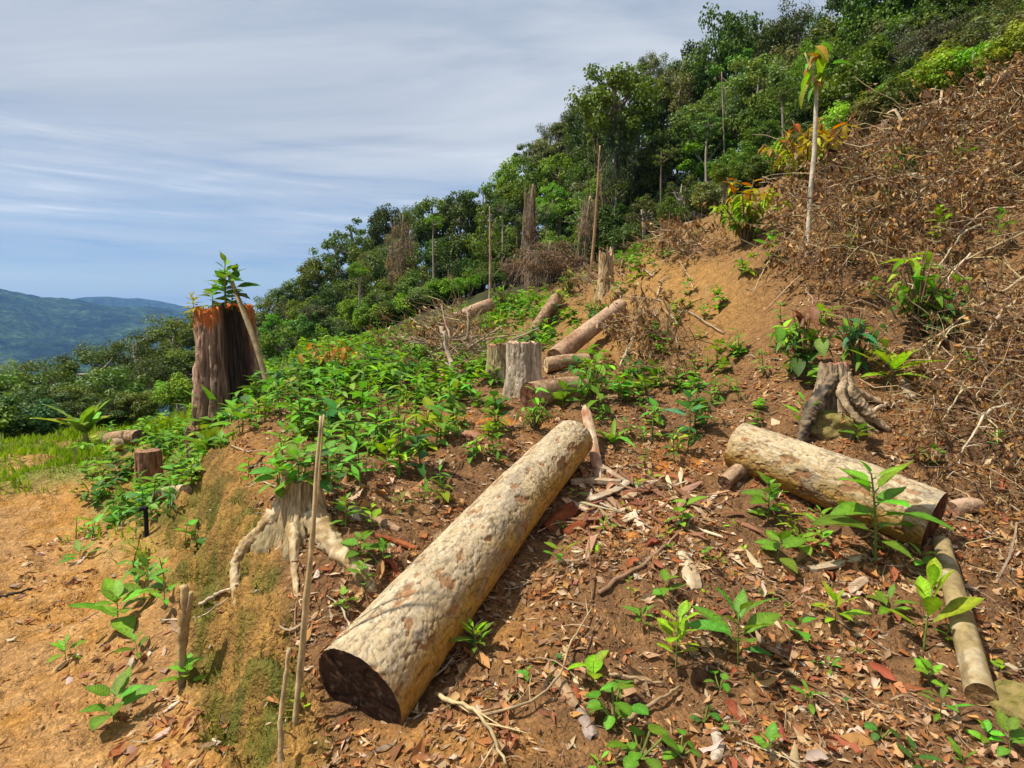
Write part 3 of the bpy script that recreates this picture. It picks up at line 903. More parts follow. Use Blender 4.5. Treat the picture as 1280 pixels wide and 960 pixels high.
# ------------------------------------------------------------------ stumps
def make_stump(name, label, base, h, rt, rb, lobes=5, seed=0, dark=(.2, .13, .09), light=(.42, .33, .24), topc=(.5, .3, .17), fur=0.06, lean=(0, 0), nz=70, nt_=120, jag=0.0, notch=None, flare=3.0, vstr=1.0, cat='stump', sink=0.2, squash=1.0, group=None, rim=None, bark=1.0, platez=.32):
    base = np.asarray(base, float)
    zz = np.linspace(-sink, h, nz)
    th = np.linspace(0, 2 * math.pi, nt_, endpoint=False)
    Z, T = np.meshgrid(zz, th, indexing='ij')
    s = np.clip(Z / h, -0.5, 1)
    fl = np.clip(1 - s, 0, 1.3) ** flare
    lob = np.cos(T * lobes + seed + 0.7 * np.sin(T * 2 + seed)) * 0.5 + 0.5
    r = rt + (rb - rt) * fl * (0.45 + 0.9 * lob)
    q = np.stack([np.cos(T) * 2.2, np.sin(T) * 2.2, Z * 0.9 * vstr / max(rt, .05) * 0.25], -1).reshape(-1, 3) + seed * 2.3
    f1 = fbm(q, 3).reshape(T.shape); f2 = (.35 - 1.5 * np.abs(fbm(q * np.array([5.5, 5.5, 1.5]) + 5, 4, 0.62))).reshape(T.shape)
    r = r * (1 + 0.08 * f1 + fur * .7 * f2)
    qq = np.stack([np.cos(T) * 4.2, np.sin(T) * 4.2, Z * platez / max(rt, .08)], -1).reshape(-1, 3) + seed
    qq = qq + .5 * np.stack([fbm(qq * 1.2 + kk * 7, 2) for kk in range(3)], -1)
    w1, w2, wid = worley(qq)
    crack = (1 - sstep(0, .22, w2 - w1)).reshape(T.shape); wid = wid.reshape(T.shape)
    crack = crack * bark
    r = r * (1 - .075 * crack + .05 * bark * (wid - .5))
    char_shade = np.zeros_like(T)
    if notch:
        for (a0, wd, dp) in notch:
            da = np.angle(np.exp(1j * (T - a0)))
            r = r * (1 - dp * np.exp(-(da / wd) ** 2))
            char_shade = np.maximum(char_shade, sstep(.2, .42, dp) * sstep(1.5, .6, np.abs(da / wd)))
    zt = Z + (jag * fbm(np.stack([np.cos(T) * 2.5, np.sin(T) * 2.5, T * 0], -1).reshape(-1, 3) + seed, 3).reshape(T.shape)) * np.clip(s, 0, 1) ** 3
    V = np.stack([base[0] + np.cos(T) * r + lean[0] * s, base[1] + np.sin(T) * r * squash + lean[1] * s, base[2] + zt], -1)
    k = np.clip(0.5 + 1.0 * f2 + 0.5 * f1, 0, 1)[..., None]
    col = lerp(np.array(dark), np.array(light), k)
    col = col * (1 - .55 * crack)[..., None] * (.8 + .4 * wid)[..., None]
    col = lerp(col, np.array([.022, .018, .016]), (char_shade * .92)[..., None])  # blackens the wide notch: char, plus painted-in shade of the side off the sun
    if rim is not None:
        col = lerp(col, np.array(rim), (sstep(.84, .93, s + .10 * f2 + .06 * f1) * np.clip(.75 + .6 * f1 - char_shade * .8, 0, 1))[..., None] * .9)
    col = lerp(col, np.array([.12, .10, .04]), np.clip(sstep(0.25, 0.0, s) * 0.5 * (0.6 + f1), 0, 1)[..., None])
    root = empty(name, base, label=label, cat=cat, group=group)
    i = np.arange(nz - 1)[:, None] * nt_; j = np.arange(nt_)[None, :]; j2 = (j + 1) % nt_
    F4 = np.stack([i + j, i + j2, i + nt_ + j2, i + nt_ + j], -1).reshape(-1, 4)
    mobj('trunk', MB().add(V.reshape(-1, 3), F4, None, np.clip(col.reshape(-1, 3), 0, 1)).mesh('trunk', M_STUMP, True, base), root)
    ring = V[-1]; cen = ring.mean(0)
    f = np.linspace(0, 1, 14)[1:]
    D = (cen + (ring - cen)[None] * (f[:, None, None] * 0.992)).reshape(-1, 3)
    ns = fbm((D - base) * 14 + seed, 4)
    D[:, 2] += (-0.004 + np.clip(0.02 + jag * 0.4, 0, .06) * ns * (np.repeat(f, nt_) < 0.97))
    cl = np.array(topc)[None] * (0.9 + 0.6 * ns)[:, None]
    D = np.concatenate([D, cen[None]]); cl = np.concatenate([cl, np.array(topc)[None]])
    i = np.arange(12)[:, None] * nt_
    Q = np.stack([i + j, i + j2, i + nt_ + j2, i + nt_ + j], -1).reshape(-1, 4)
    jj = np.arange(nt_)
    mobj('cut_face', MB().add(D, Q, np.stack([np.full(nt_, len(D) - 1), jj, (jj + 1) % nt_], 1), np.clip(cl, 0.01, 1)).mesh('cut_face', M_CUT, False, base), root)
    return root


def add_tube_part(root, name, pts, rads, col, k=10, n=14, mat=None, rough=0.15, col2=None, seed=0, kind=None):
    org = np.array(root.location)
    pth = smooth_path(pts, n)
    rd = np.interp(np.linspace(0, 1, n), np.linspace(0, 1, len(rads)), rads)
    V, F4, F3 = tube(pth, rd, k, True, rough, seed)
    c2 = np.array(col2 if col2 is not None else np.array(col) * 0.6)
    mixf = np.clip(0.5 + fbm((V - org) * 12 + seed, 4, .65), 0, 1)[:, None]
    return mobj(name, MB().add(V, F4, F3, lerp(np.array(col)[None], c2[None], mixf)).mesh(name, mat or M_WOOD, True, org), root)


def stump_at(u, vb, vt, wpx, **kw):
    """base and height from where its foot and top are seen"""
    g = G(u, vb)
    d = g[1]
    h = P(u, vt, d)[2] - g[2]
    return g, h, wpx / FPX * d / 2


# tall burnt-red stump above the track
gB = G(291, 516)
dB = gB[1]
hB = P(282, 388, dB)[2] - gB[2]
rB_ = 72 / FPX * dB / 2
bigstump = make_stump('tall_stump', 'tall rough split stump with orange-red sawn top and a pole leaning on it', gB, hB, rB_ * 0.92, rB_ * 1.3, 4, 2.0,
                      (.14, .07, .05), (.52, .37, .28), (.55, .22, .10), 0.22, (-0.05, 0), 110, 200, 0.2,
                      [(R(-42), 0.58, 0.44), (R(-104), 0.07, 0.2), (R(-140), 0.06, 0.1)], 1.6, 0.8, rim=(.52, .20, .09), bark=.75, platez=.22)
pb = P(338, 485, dB - 0.5); pb[2] = float(HQ(pb[0], pb[1])) - 0.05
ptp = P(286, 343, dB - 0.15)
lp = empty('leaning_pole', pb, label='pale pole leaning against the tall red-topped stump', cat='pole')
add_tube_part(lp, 'pole', [pb, P(318, 425, dB - 0.42), ptp], [.038, .036, .026], (.40, .31, .19), 10, 16, rough=0.12)

make_stump('post_stump', 'upright reddish post-like stump at the edge of the dirt track', *stump_at(187, 606, 563, 30)[:2], stump_at(187, 606, 563, 30)[2], stump_at(187, 606, 563, 30)[2] * 1.1, 3, 4, (.22, .11, .07), (.40, .25, .17), (.3, .18, .12), 0.05, nz=40, nt_=60)
g_, h_, r_ = stump_at(243, 575, 536, 18)
make_stump('low_stump', 'small dark broken stump below the tall red-topped stump', g_, h_, r_, r_ * 1.2, 3, 6, (.16, .09, .06), (.34, .2, .15), (.35, .2, .15), 0.1, jag=0.05, nz=40, nt_=50)
g_, h_, r_ = stump_at(623, 477, 431, 30)
make_stump('sawn_stump', 'narrower of the paired sawn stumps, with the red-rimmed top', g_ + np.array([0, .1, 0]), h_, r_, r_ * 1.3, 5, 7, (.28, .20, .11), (.50, .42, .27), (.38, .22, .14), 0.06, nz=70, nt_=90, bark=.6, platez=.8, jag=.03, rim=(.35, .2, .14))
g_, h_, r_ = stump_at(654, 490, 429, 43)
make_stump('sawn_stump', 'wider of the paired sawn stumps, pale with flaking bark', g_, h_, r_, r_ * 1.2, 5, 8, (.34, .26, .19), (.60, .51, .40), (.45, .32, .22), 0.06, nz=80, nt_=110, bark=.6, platez=.9, jag=.03)
g_, h_, r_ = stump_at(757, 366, 322, 18)
make_stump('broken_stump', 'pale broken stump at the crest of the bare slope', g_, h_, r_, r_ * 1.5, 4, 9, (.38, .26, .15), (.60, .46, .30), (.6, .45, .3), 0.12, jag=0.25, nz=50, nt_=60)
g_, h_, r_ = stump_at(1104, 178, 152, 7)
make_stump('broken_stump', 'small pink-brown broken stump standing in the dead brush', g_, h_, r_, r_ * 1.3, 3, 12, (.3, .2, .16), (.5, .36, .3), (.5, .36, .3), 0.1, jag=0.1, nz=30, nt_=40)

# pale stump with roots straddling the bank edge
gR = G(376, 655)
hR = 0.30
rootst = make_stump('rooted_stump', 'pale stump with spreading roots on the bank edge, crowned by leafy sprouts', gR, hR, .125, .20, 5, 1.0, (.33, .25, .14), (.56, .46, .31), (.5, .38, .2), 0.13, (0.0, 0.03), 80, 140, 0.04, flare=1.8, bark=.5, sink=.34)
PR = (.50, .41, .28); PR2 = (.30, .21, .11)


def off_ground(pts):
    out = []
    for (u, v, l) in pts:
        out.append(G(u, v, l))
    return out


top = np.array([gR[0], gR[1], gR[2] + 0.14])
RT = dict(col2=PR2, rough=.28)
add_tube_part(rootst, 'root', [top + [0, -.02, .02], top + [-.09, -.05, -.03]] + off_ground([(326, 676, .05), (308, 690, .05), (296, 712, .035), (294, 735, .01), (296, 752, -.05)]), [.05, .055, .046, .04, .033, .026, .015], PR, 26, 70, **RT)
add_tube_part(rootst, 'root', [top + [.02, 0, .03], top + [.08, -.04, -.05]] + off_ground([(412, 684, .03), (432, 702, .02), (455, 722, .0), (480, 742, -.07)]), [.06, .075, .066, .055, .045, .02], PR, 26, 64, **RT)
add_tube_part(rootst, 'root', [top + [.02, -.05, .05], top + [.0, -.11, -.08]] + off_ground([(368, 712, .005), (371, 745, .0), (373, 778, -.05)]), [.036, .04, .024, .014, .008], PR, 22, 50, **RT)

# stump straddling a mossy boulder on the right
gS = G(1046, 520)
dS = gS[1]
hS = P(1046, 456, dS)[2] - gS[2]
st2 = make_stump('rooted_stump', 'grey stump whose roots straddle a mossy boulder', gS, hS, 34 / FPX * dS / 2, 62 / FPX * dS / 2, 5, 3.0, (.22, .16, .10), (.46, .37, .27), (.3, .16, .12), 0.2, (-.02, .05), 60, 110, 0.03, flare=1.25, bark=.5)
tp = np.array([gS[0], gS[1], gS[2] + hS * 0.55])
G1, G2 = (.40, .31, .21), (.22, .16, .10)
PD = lambda u, v, dd: P(u, v, dS + dd)
RTS = dict(rough=.38)
add_tube_part(st2, 'root', [tp + [-.04, -.03, .12], PD(1028, 492, -.12), PD(1014, 512, -.18), PD(1008, 530, -.22), PD(999, 560, -.24)], [.045, .055, .06, .05, .03], (.20, .15, .10), 24, 60, col2=(.04, .035, .03), **RTS)
add_tube_part(st2, 'root', [tp + [.05, -.03, .12], PD(1062, 490, -.12), PD(1076, 506, -.16), PD(1088, 520, -.2), PD(1112, 538, -.24)], [.04, .05, .048, .036, .018], G1, 24, 60, col2=G2, **RTS)
add_tube_part(st2, 'root', [tp + [.02, -.05, .12], PD(1050, 492, -.16), PD(1060, 510, -.24), PD(1074, 527, -.3), PD(1098, 541, -.3)], [.03, .034, .028, .022, .012], G1, 20, 60, col2=G2, **RTS)
add_tube_part(st2, 'root', [tp + [.07, .0, .0]] + off_ground([(1090, 505, .04), (1105, 508, .02), (1122, 512, -.03)]), [.045, .035, .025, .012], G1, 10, 24, col2=G2, **RTS)


def make_rock(name, label, c, size, seed, moss=0.7):
    n, m = 72, 50
    th = np.linspace(0, 2 * math.pi, n, endpoint=False); ph = np.linspace(0.02, math.pi - 0.02, m)
    PH, TH = np.meshgrid(ph, th, indexing='ij')
    D = np.stack([np.sin(PH) * np.cos(TH), np.sin(PH) * np.sin(TH), np.cos(PH)], -1).reshape(-1, 3)
    d1, d2, rid = worley(D * 1.3 + seed)
    r = 1 + 0.22 * fbm(D * 1.4 + seed, 3) + 0.16 * (d1 - 0.5) + 0.07 * fbm(D * 6 + seed, 5, .6)
    V = D * r[:, None] * np.array(size)
    mo = np.clip(moss * (0.5 + D[:, 2] * 0.5) + 0.6 * fbm(D * 3 + seed, 3), 0, 1)[:, None]
    col = lerp(np.array([.34, .26, .13])[None], np.array([.20, .19, .055])[None], mo)
    i = np.arange(m - 1)[:, None] * n; j = np.arange(n)[None, :]; j2 = (j + 1) % n
    F4 = np.stack([i + j, i + n + j, i + n + j2, i + j2], -1).reshape(-1, 4)
    o = mobj(name, MB().add(V, F4, None, col).mesh(name, M_ROCK), None, tuple(c))
    return tag(o, label, 'rock')


make_rock('boulder', 'mossy boulder clasped by the roots of the grey stump', P(1046, 533, dS - .12), (.25, .15, .15), 2.0)
make_rock('boulder', 'mossy grey boulder by the end of the slender pole log', G(1276, 888) + np.array([.05, 0, -.02]), (.16, .14, .11), 5.0, 0.5)
for k, (u, v, s) in enumerate([(160, 640, .06), (158, 655, .05), (178, 650, .055), (132, 690, .03), (150, 662, .04)]):
    o = make_rock('stone', 'pale stone among the weeds at the foot of the bank', G(u, v), (s, s * .8, s * .6), 7.0 + k, 0.0)
    o['group'] = 'pale stones at the track edge'

# ------------------------------------------------------------------ leaves
def leaf_geo(L=1.0, W=0.45, n=5, kind='ovate', fold=0.22, droop=0.35, wave=0.0, seed=0):
    t = np.linspace(0, 1, n + 1)
    if kind == 'ovate':
        w = np.sin(math.pi * np.clip(t, 0, 1) ** 0.75) ** 0.85
    elif kind == 'lance':
        w = np.sin(math.pi * t ** 0.9) ** 0.9
    elif kind == 'round':
        w = np.sqrt(np.clip(1 - (2 * np.clip(t, 0, 1) ** 0.85 - 0.9) ** 2, 0, 1))
    elif kind == 'obovate':
        w = np.sin(math.pi * t ** 1.35) ** 0.8
    else:   # strap
        w = np.clip(np.minimum(t * 6 + 0.35, (1 - t) * 2.6), 0, 1) ** 0.7
    w = w * W / 2
    w[-1] = 0.004 * L; w[0] = max(w[0], 0.012 * L)
    rs = np.random.default_rng(seed)
    x = L * t * (1 - 0.12 * droop * t); z = -droop * L * t ** 2 * 0.6
    V = []
    for k in range(n + 1):
        wz = wave * L * math.sin(k * 2.1 + seed)
        V += [(x[k], w[k], z[k] + fold * w[k] + wz), (x[k], 0, z[k]), (x[k], -w[k], z[k] + fold * w[k] - wz * 0.6)]
    F = []
    for k in range(n):
        a = 3 * k
        F += [(a, a + 1, a + 4, a + 3), (a + 1, a + 2, a + 5, a + 4)]
    tint = np.ones((len(V), 3)) * 0.92
    tint[1::3] = (1.25, 1.2, 1.2)
    return np.array(V), np.array(F), tint


LEAFM = {}
for nm, kw in dict(ovate=dict(W=.56, n=6), lance=dict(W=.33, n=6, kind='lance'), round=dict(W=.86, n=6, kind='round', fold=.15, droop=.25),
                   strap=dict(W=.17, n=8, kind='strap', fold=.5, droop=.75), obov=dict(W=.42, n=6, kind='obovate', fold=.3, droop=.15),
                   hang=dict(W=.36, n=6, kind='ovate', fold=.35, droop=.9), banana=dict(W=.3, n=8, kind='strap', fold=.3, droop=.7, wave=.02)).items():
    for vr in range(3):
        kk = dict(kw); kk['droop'] = kk.get('droop', .35) * (0.6, 1.0, 1.5)[vr]
        kk['seed'] = vr; kk.setdefault('wave', 0.012)
        LEAFM[nm, vr] = MB().add(*leaf_geo(**kk)[:2], None, leaf_geo(**kk)[2]).mesh('leaf', M_LEAF)

GRN = dict(mid=(.125, .25, .042), lime=(.25, .39, .05), dark=(.06, .145, .034), blue=(.07, .19, .075), yellow=(.46, .38, .05), olive=(.18, .21, .05),
           fresh=(.165, .33, .05), rust=(.32, .12, .05), pale=(.20, .30, .11))


def jit(c, a=0.18):
    k = 1 + random.uniform(-a, a)
    return tuple(max(0.01, x * k * (1 + random.uniform(-a, a) * 0.5)) for x in c)


def leafy_plant(g, W, Hh, kind, color, n, label, cat='plant', group=None, name='seedling', tilt=0.0, leafs=1.0, colors=None, stemc=(.16, .2, .06), zmin=0.25, elev=(5, 45), hang=False, seed=None):
    """a plant of single leaves on one or more stems; every leaf is a part of its own"""
    rs = random.Random(seed if seed is not None else int(g[0] * 1000) * 7 + int(g[1] * 977))
    root = empty(name, g, (0, 0, rs.uniform(0, 6.28)), label, cat, group)
    L = W * 0.58 * leafs
    lx, ly = rs.uniform(-.15, .15) * Hh + tilt * Hh, rs.uniform(-.15, .15) * Hh
    mb = MB()
    axis = lambda t: np.array([lx * t * t, ly * t * t, Hh * t])
    if kind in ('strap', 'banana'):
        for k in range(n):
            az = k * 2.4 + rs.uniform(-.3, .3); el = R(rs.uniform(25, 75) if kind == 'strap' else rs.uniform(38, 82))
            Lk = W * 0.72 * rs.uniform(.75, 1.15)
            c = jit(colors[k % len(colors)] if colors else color)
            mobj('leaf', LEAFM[kind, rs.randrange(3)], root, (0, 0, 0.02 + Hh * 0.3 * (kind == 'banana')), (rs.uniform(-.2, .2), -el, az), Lk, c)
        if kind == 'banana':
            V, F4, F3 = tube([(0, 0, -.05), (0.02, 0, Hh * .2), (0, 0, Hh * 0.4)], [Hh * .09, Hh * .07, Hh * .04], 8)
            mobj('stem', MB().add(V, F4, F3, (.25, .25, .09)).mesh('stem', M_WOOD), root)
        return root
    V, F4, F3 = tube(np.array([axis(t) for t in np.linspace(-0.12, 1, 6)]), np.linspace(.022, .010, 6) * max(Hh, W * .6) * 0.9, 5)
    mb.add(V, F4, F3, stemc)
    for k in range(n):
        if kind == 'round':
            t = rs.uniform(.1, .4)
            az = k * 2.4 + rs.uniform(-.5, .5); rr = W * 0.42 * math.sqrt((k + .5) / n)
            p = axis(t) + np.array([math.cos(az) * rr, math.sin(az) * rr, Hh * rs.uniform(.25, .9)])
            V, F4, F3 = tube(smooth_path([axis(t * .4), axis(t) * .5 + p * .5 + [0, 0, -.01], p], 4), .0035 * (1 + W * 3), 3, False)
            mb.add(V, F4, F3, stemc)
            Lk = L * rs.uniform(.5, .8)
            mobj('leaf', LEAFM['round', rs.randrange(3)], root, tuple(p), (rs.uniform(-.3, .3), R(rs.uniform(-15, 30)), az + rs.uniform(-.6, .6)), Lk, jit(color))
            continue
        t = zmin + (1 - zmin) * (k + 0.6) / n
        az = (k // 2) * 1.57 + (k % 2) * math.pi + rs.uniform(-.35, .35) if kind != 'lance' else k * 2.4 + rs.uniform(-.3, .3)
        el = R(lerp(elev[0], elev[1], t) + rs.uniform(-15, 15))
        sz = L * (1.12 - 0.55 * max(0, t - 0.55) / 0.45) * rs.uniform(.7, 1.15) * (0.75 if t < .35 else 1)
        p = axis(t)
        pet = sz * 0.16
        dirn = np.array([math.cos(az) * math.cos(el), math.sin(az) * math.cos(el), math.sin(el)])
        V, F4, F3 = tube(np.array([p, p + dirn * pet]), .008 * max(Hh, W * .5), 3, False)
        mb.add(V, F4, F3, stemc)
        c = jit(colors[min(int(t * len(colors)), len(colors) - 1)] if colors else color)
        mobj('leaf', LEAFM['hang' if hang else kind, rs.randrange(3)], root, tuple(p + dirn * pet), (rs.uniform(-.35, .35), -el, az), sz, c)
    mobj('stem', mb.mesh('stem', M_WOOD), root)
    return root


def near_plant(u, v, wpx, hpx, kind, col, n, label, group=None, name='seedling', lift=0.0, **kw):
    g = G(u, v, lift - 0.01)
    k = g[1] / FPX * math.hypot(1, 0.15)
    return leafy_plant(g, wpx * k * 1.02, hpx * k * 1.0, kind, GRN[col] if isinstance(col, str) else col, n, label, 'plant', group, name, **kw)


ANCH = []
for nm, pts in {
    'the long pale log': [tuple(lerp(L1A, L1B, t)[:2]) for t in (.1, .35, .6, .85)], 'the thick grey log': [tuple(lerp(L2A, L2B, t)[:2]) for t in (.1, .5, .9)],
    'the pale rooted stump': [G(376, 655), G(420, 700)], 'the slender pole log': [G(1200, 760)], 'the rounded creepers': [G(780, 920), G(880, 905)],
    'the bushy lime seedling': [G(845, 835)], 'the large narrow-leaved seedling': [G(922, 830)], 'the ginger-like shoot': [G(1155, 812)], 'the red bark heap': [G(760, 620)],
    'the striated bark slab': [G(860, 715)], 'the paired stumps': [G(640, 488)], 'the heap of dry branches': [G(560, 455)], 'the tall red-topped stump': [G(288, 520)],
    'the post-like stump': [G(187, 606)], 'the boulder-clasping stump': [G(1050, 545)], 'the peeled reddish log': [G(735, 430)], 'the forked stake': [G(226, 862)],
    'the long leaning stakes': [G(366, 906)], 'the bronze-leaved bush': [G(415, 480)], 'the corner boulder': [G(1270, 890)], 'the dark-ended short log': [G(690, 508)],
    'the broad-leaved plant between the logs': [G(862, 548)], 'the dirt track edge': [G(165, 640), G(150, 780)], 'the bare slope': [G(860, 400), G(900, 440)], 'the strap-leaved rosettes': [G(270, 550)],
}.items():
    for p in pts:
        ANCH.append((p[0], p[1], nm))


def near(x, y):
    return min(ANCH, key=lambda a: (a[0] - x) ** 2 + (a[1] - y) ** 2)[2]


SG = 'seedlings scattered over the leaf litter'
S1 = 'small green seedling in the brown litter near '
S2 = 'tiny lime-green seedling in the brown litter near '
S3 = 'dark green narrow-leaved seedling in the litter near '
S4 = 'low round-leaved creeper in the litter near '
for u, v, w, h, kind, col, n, lab in [
    (698, 712, 50, 32, 'lance', 'fresh', 5, S1), (755, 668, 30, 20, 'lance', 'fresh', 6, S2), (744, 698, 26, 22, 'lance', 'lime', 4, S2),
    (832, 674, 18, 14, 'ovate', 'lime', 4, S2), (880, 708, 30, 30, 'ovate', 'mid', 4, S1), (833, 750, 44, 28, 'ovate', 'mid', 5, S1),
    (788, 748, 18, 30, 'ovate', 'lime', 4, S2), (800, 780, 38, 18, 'lance', 'mid', 8, S3), (658, 852, 24, 18, 'ovate', 'mid', 4, S1),
    (697, 828, 14, 10, 'ovate', 'dark', 4, S1), (612, 874, 14, 10, 'lance', 'lime', 3, S2), (640, 876, 18, 8, 'lance', 'mid', 2, S1),
    (900, 705, 16, 12, 'lance', 'lime', 4, S2), (880, 745, 14, 12, 'ovate', 'lime', 4, S2), (916, 722, 14, 10, 'lance', 'lime', 4, S2),
    (1000, 802, 36, 30, 'ovate', 'mid', 5, S1), (1038, 842, 32, 20, 'lance', 'mid', 6, S3), (1012, 886, 38, 28, 'lance', 'mid', 7, S3),
    (962, 945, 40, 28, 'ovate', 'mid', 6, S1), (1056, 888, 18, 26, 'ovate', 'dark', 2, S1), (1185, 808, 36, 24, 'ovate', 'fresh', 6, S1),
    (1152, 716, 36, 30, 'ovate', 'fresh', 4, S1), (1110, 692, 22, 14, 'ovate', 'lime', 4, S2), (1110, 770, 56, 24, 'lance', 'mid', 8, S3),
    (1160, 856, 38, 30, 'ovate', 'fresh', 7, S1), (1175, 900, 50, 40, 'lance', 'mid', 7, S3), (1232, 930, 36, 22, 'ovate', 'fresh', 6, S1),
    (1262, 945, 60, 36, 'ovate', 'mid', 5, S1), (1140, 962, 46, 30, 'ovate', 'dark', 5, S1), (1205, 962, 44, 22, 'lance', 'mid', 5, S3),
    (1100, 925, 38, 18, 'round', 'dark', 4, S4), (1250, 842, 26, 16, 'ovate', 'lime', 5, S2), (972, 705, 60, 36, 'ovate', 'mid', 7, S1),
    (1020, 672, 42, 36, 'lance', 'fresh', 9, S1), (1000, 690, 40, 24, 'ovate', 'fresh', 6, S1), (930, 692, 16, 10, 'ovate', 'lime', 4, S2),
    (768, 905, 62, 46, 'round', 'mid', 11, S4), (800, 952, 66, 36, 'round', 'mid', 8, S4), (900, 862, 34, 16, 'round', 'mid', 4, S4),
    (880, 905, 36, 24, 'round', 'dark', 5, S4), (912, 912, 26, 14, 'round', 'mid', 3, S4), (850, 945, 44, 22, 'round', 'mid', 6, S4), (750, 962, 40, 16, 'lance', 'fresh', 5, S1),
    (685, 848, 14, 10, 'lance', 'lime', 4, S2), (665, 665, 16, 18, 'ovate', 'lime', 5, S2), (812, 610, 22, 22, 'lance', 'lime', 5, S2),
    (720, 625, 18, 14, 'lance', 'fresh', 4, S2), (780, 640, 14, 12, 'lance', 'lime', 4, S2), (795, 615, 18, 16, 'lance', 'fresh', 5, S2),
    (1130, 660, 20, 20, 'ovate', 'fresh', 4, S1), (840, 690, 16, 12, 'ovate', 'mid', 4, S1), (955, 750, 22, 12, 'lance', 'lime', 5, S2),
    (915, 660, 16, 12, 'lance', 'lime', 4, S2), (940, 850, 14, 10, 'lance', 'mid', 4, S1), (1075, 820, 12, 10, 'lance', 'lime', 4, S2),
    (985, 760, 14, 8, 'lance', 'lime', 4, S2), (700, 660, 12, 10, 'ovate', 'mid', 4, S1), (860, 770, 12, 10, 'lance', 'lime', 4, S2), (775, 870, 10, 8, 'lance', 'lime', 4, S2),
]:
    near_plant(u, v, w, h, kind, col, n, lab + near(*G(u, v)[:2]), SG)

near_plant(594, 820, 50, 40, 'lance', 'fresh', 14, 'dense dark and yellow-green seedling pressed against the long pale log', colors=[GRN['dark'], GRN['mid'], GRN['lime']])
near_plant(845, 835, 66, 72, 'obov', 'lime', 16, 'bushy lime-green seedling standing tall in the leaf litter')
near_plant(742, 858, 60, 36, 'ovate', 'lime', 4, 'seedling with two broad pleated lime leaves in the litter', leafs=1.1)
near_plant(922, 830, 100, 74, 'lance', 'mid', 11, 'large dark green seedling with long narrow leaves in the litter', leafs=1.05, colors=[GRN['dark'], GRN['mid'], GRN['mid']])
near_plant(1044, 780, 56, 34, 'lance', 'lime', 10, 'spreading lime seedling beside two pale bark slabs')
near_plant(1155, 812, 92, 84, 'obov', 'lime', 8, 'tall pale-green ginger-like shoot with broad upright leaves beside the pole log', elev=(10, 80), leafs=1.05)
near_plant(1094, 704, 116, 118, 'ovate', 'mid', 15, 'tall sapling with big toothed green leaves in front of the thick grey log', name='sapling', leafs=0.95, elev=(-15, 45), colors=[GRN['mid'], GRN['mid'], GRN['fresh']])
near_plant(960, 652, 84, 52, 'ovate', 'mid', 16, 'leafy clump growing under the side of the thick grey log', name='leafy_clump', leafs=.6, zmin=.1)
near_plant(862, 548, 52, 50, 'ovate', 'blue', 9, 'broad-leaved young plant between the two big felled logs')
near_plant(765, 556, 66, 34, 'strap', 'fresh', 6, 'strap-leaved plant beside the far end of the long pale log')
near_plant(482, 592, 40, 44, 'ovate', 'lime', 7, 'young plant with one bright yellow-green upright leaf', elev=(20, 75), leafs=1.05)
near_plant(1024, 690, 30, 30, 'ovate', 'fresh', 7, 'small leafy seedling at the foot of the thick grey log')

# rosettes below the tall stump, banana plant by the grass
near_plant(277, 535, 84, 40, 'strap', 'fresh', 11, 'strap-leaved rosette at the foot of the tall red-topped stump', name='rosette_plant')
near_plant(262, 565, 70, 36, 'strap', 'mid', 9, 'strap-leaved rosette on the bare bank crest', name='rosette_plant')
near_plant(300, 545, 50, 36, 'ovate', 'fresh', 10, 'leafy weed beside the strap-leaved rosettes')
gb = G(108, 556)
leafy_plant(gb, 74 / FPX * gb[1] * 1.0, 46 / FPX * gb[1], 'banana', GRN['pale'], 14, 'banana plant with some yellowed leaves at the far end of the track', name='banana_plant',
            colors=[GRN['pale'], GRN['fresh'], (.30, .32, .06), GRN['pale'], GRN['fresh'], GRN['fresh'], (.42, .28, .05)])

# sprouts on the rooted stump and round it
top = np.array([gR[0], gR[1] + .02, gR[2] + hR])
for k, (dx, dy, dz, w, h, c) in enumerate([(-.10, -.08, -.02, .34, .16, 'mid'), (.02, -.10, .0, .36, .18, 'fresh'), (.10, -.05, .0, .36, .18, 'dark'), (-.03, .05, .03, .4, .2, 'fresh'), (.14, .1, .0, .4, .2, 'mid'), (-.15, .02, -.02, .34, .14, 'fresh')]):
    leafy_plant(top + np.array([dx, dy, dz - .05]), w * 1.2, h * 1.1, 'ovate', GRN[c], 10, 'leafy sprout growing from the top of the pale rooted stump', 'sprout', 'sprouts on the pale rooted stump', 'stump_sprout', leafs=.62, zmin=.1, elev=(-25, 40), seed=k)
BS = 'broad-leaved plant crowding behind the pale rooted stump'
for k, (u, v, w, h, c, n) in enumerate([(415, 620, 56, 40, 'dark', 12), (432, 660, 52, 40, 'mid', 12), (405, 575, 60, 46, 'fresh', 11), (440, 600, 50, 40, 'mid', 10), (465, 660, 40, 30, 'lime', 9), (450, 700, 60, 34, 'mid', 10), (478, 705, 40, 30, 'mid', 8), (455, 735, 44, 34, 'mid', 8), (430, 765, 44, 26, 'fresh', 7), (345, 590, 46, 36, 'fresh', 9), (360, 570, 50, 36, 'mid', 10), (500, 640, 34, 26, 'olive', 8)]):
    near_plant(u, v, w, h, 'ovate', c, n, BS, 'plants behind the pale rooted stump', 'leafy_weed', leafs=.7, zmin=.12)

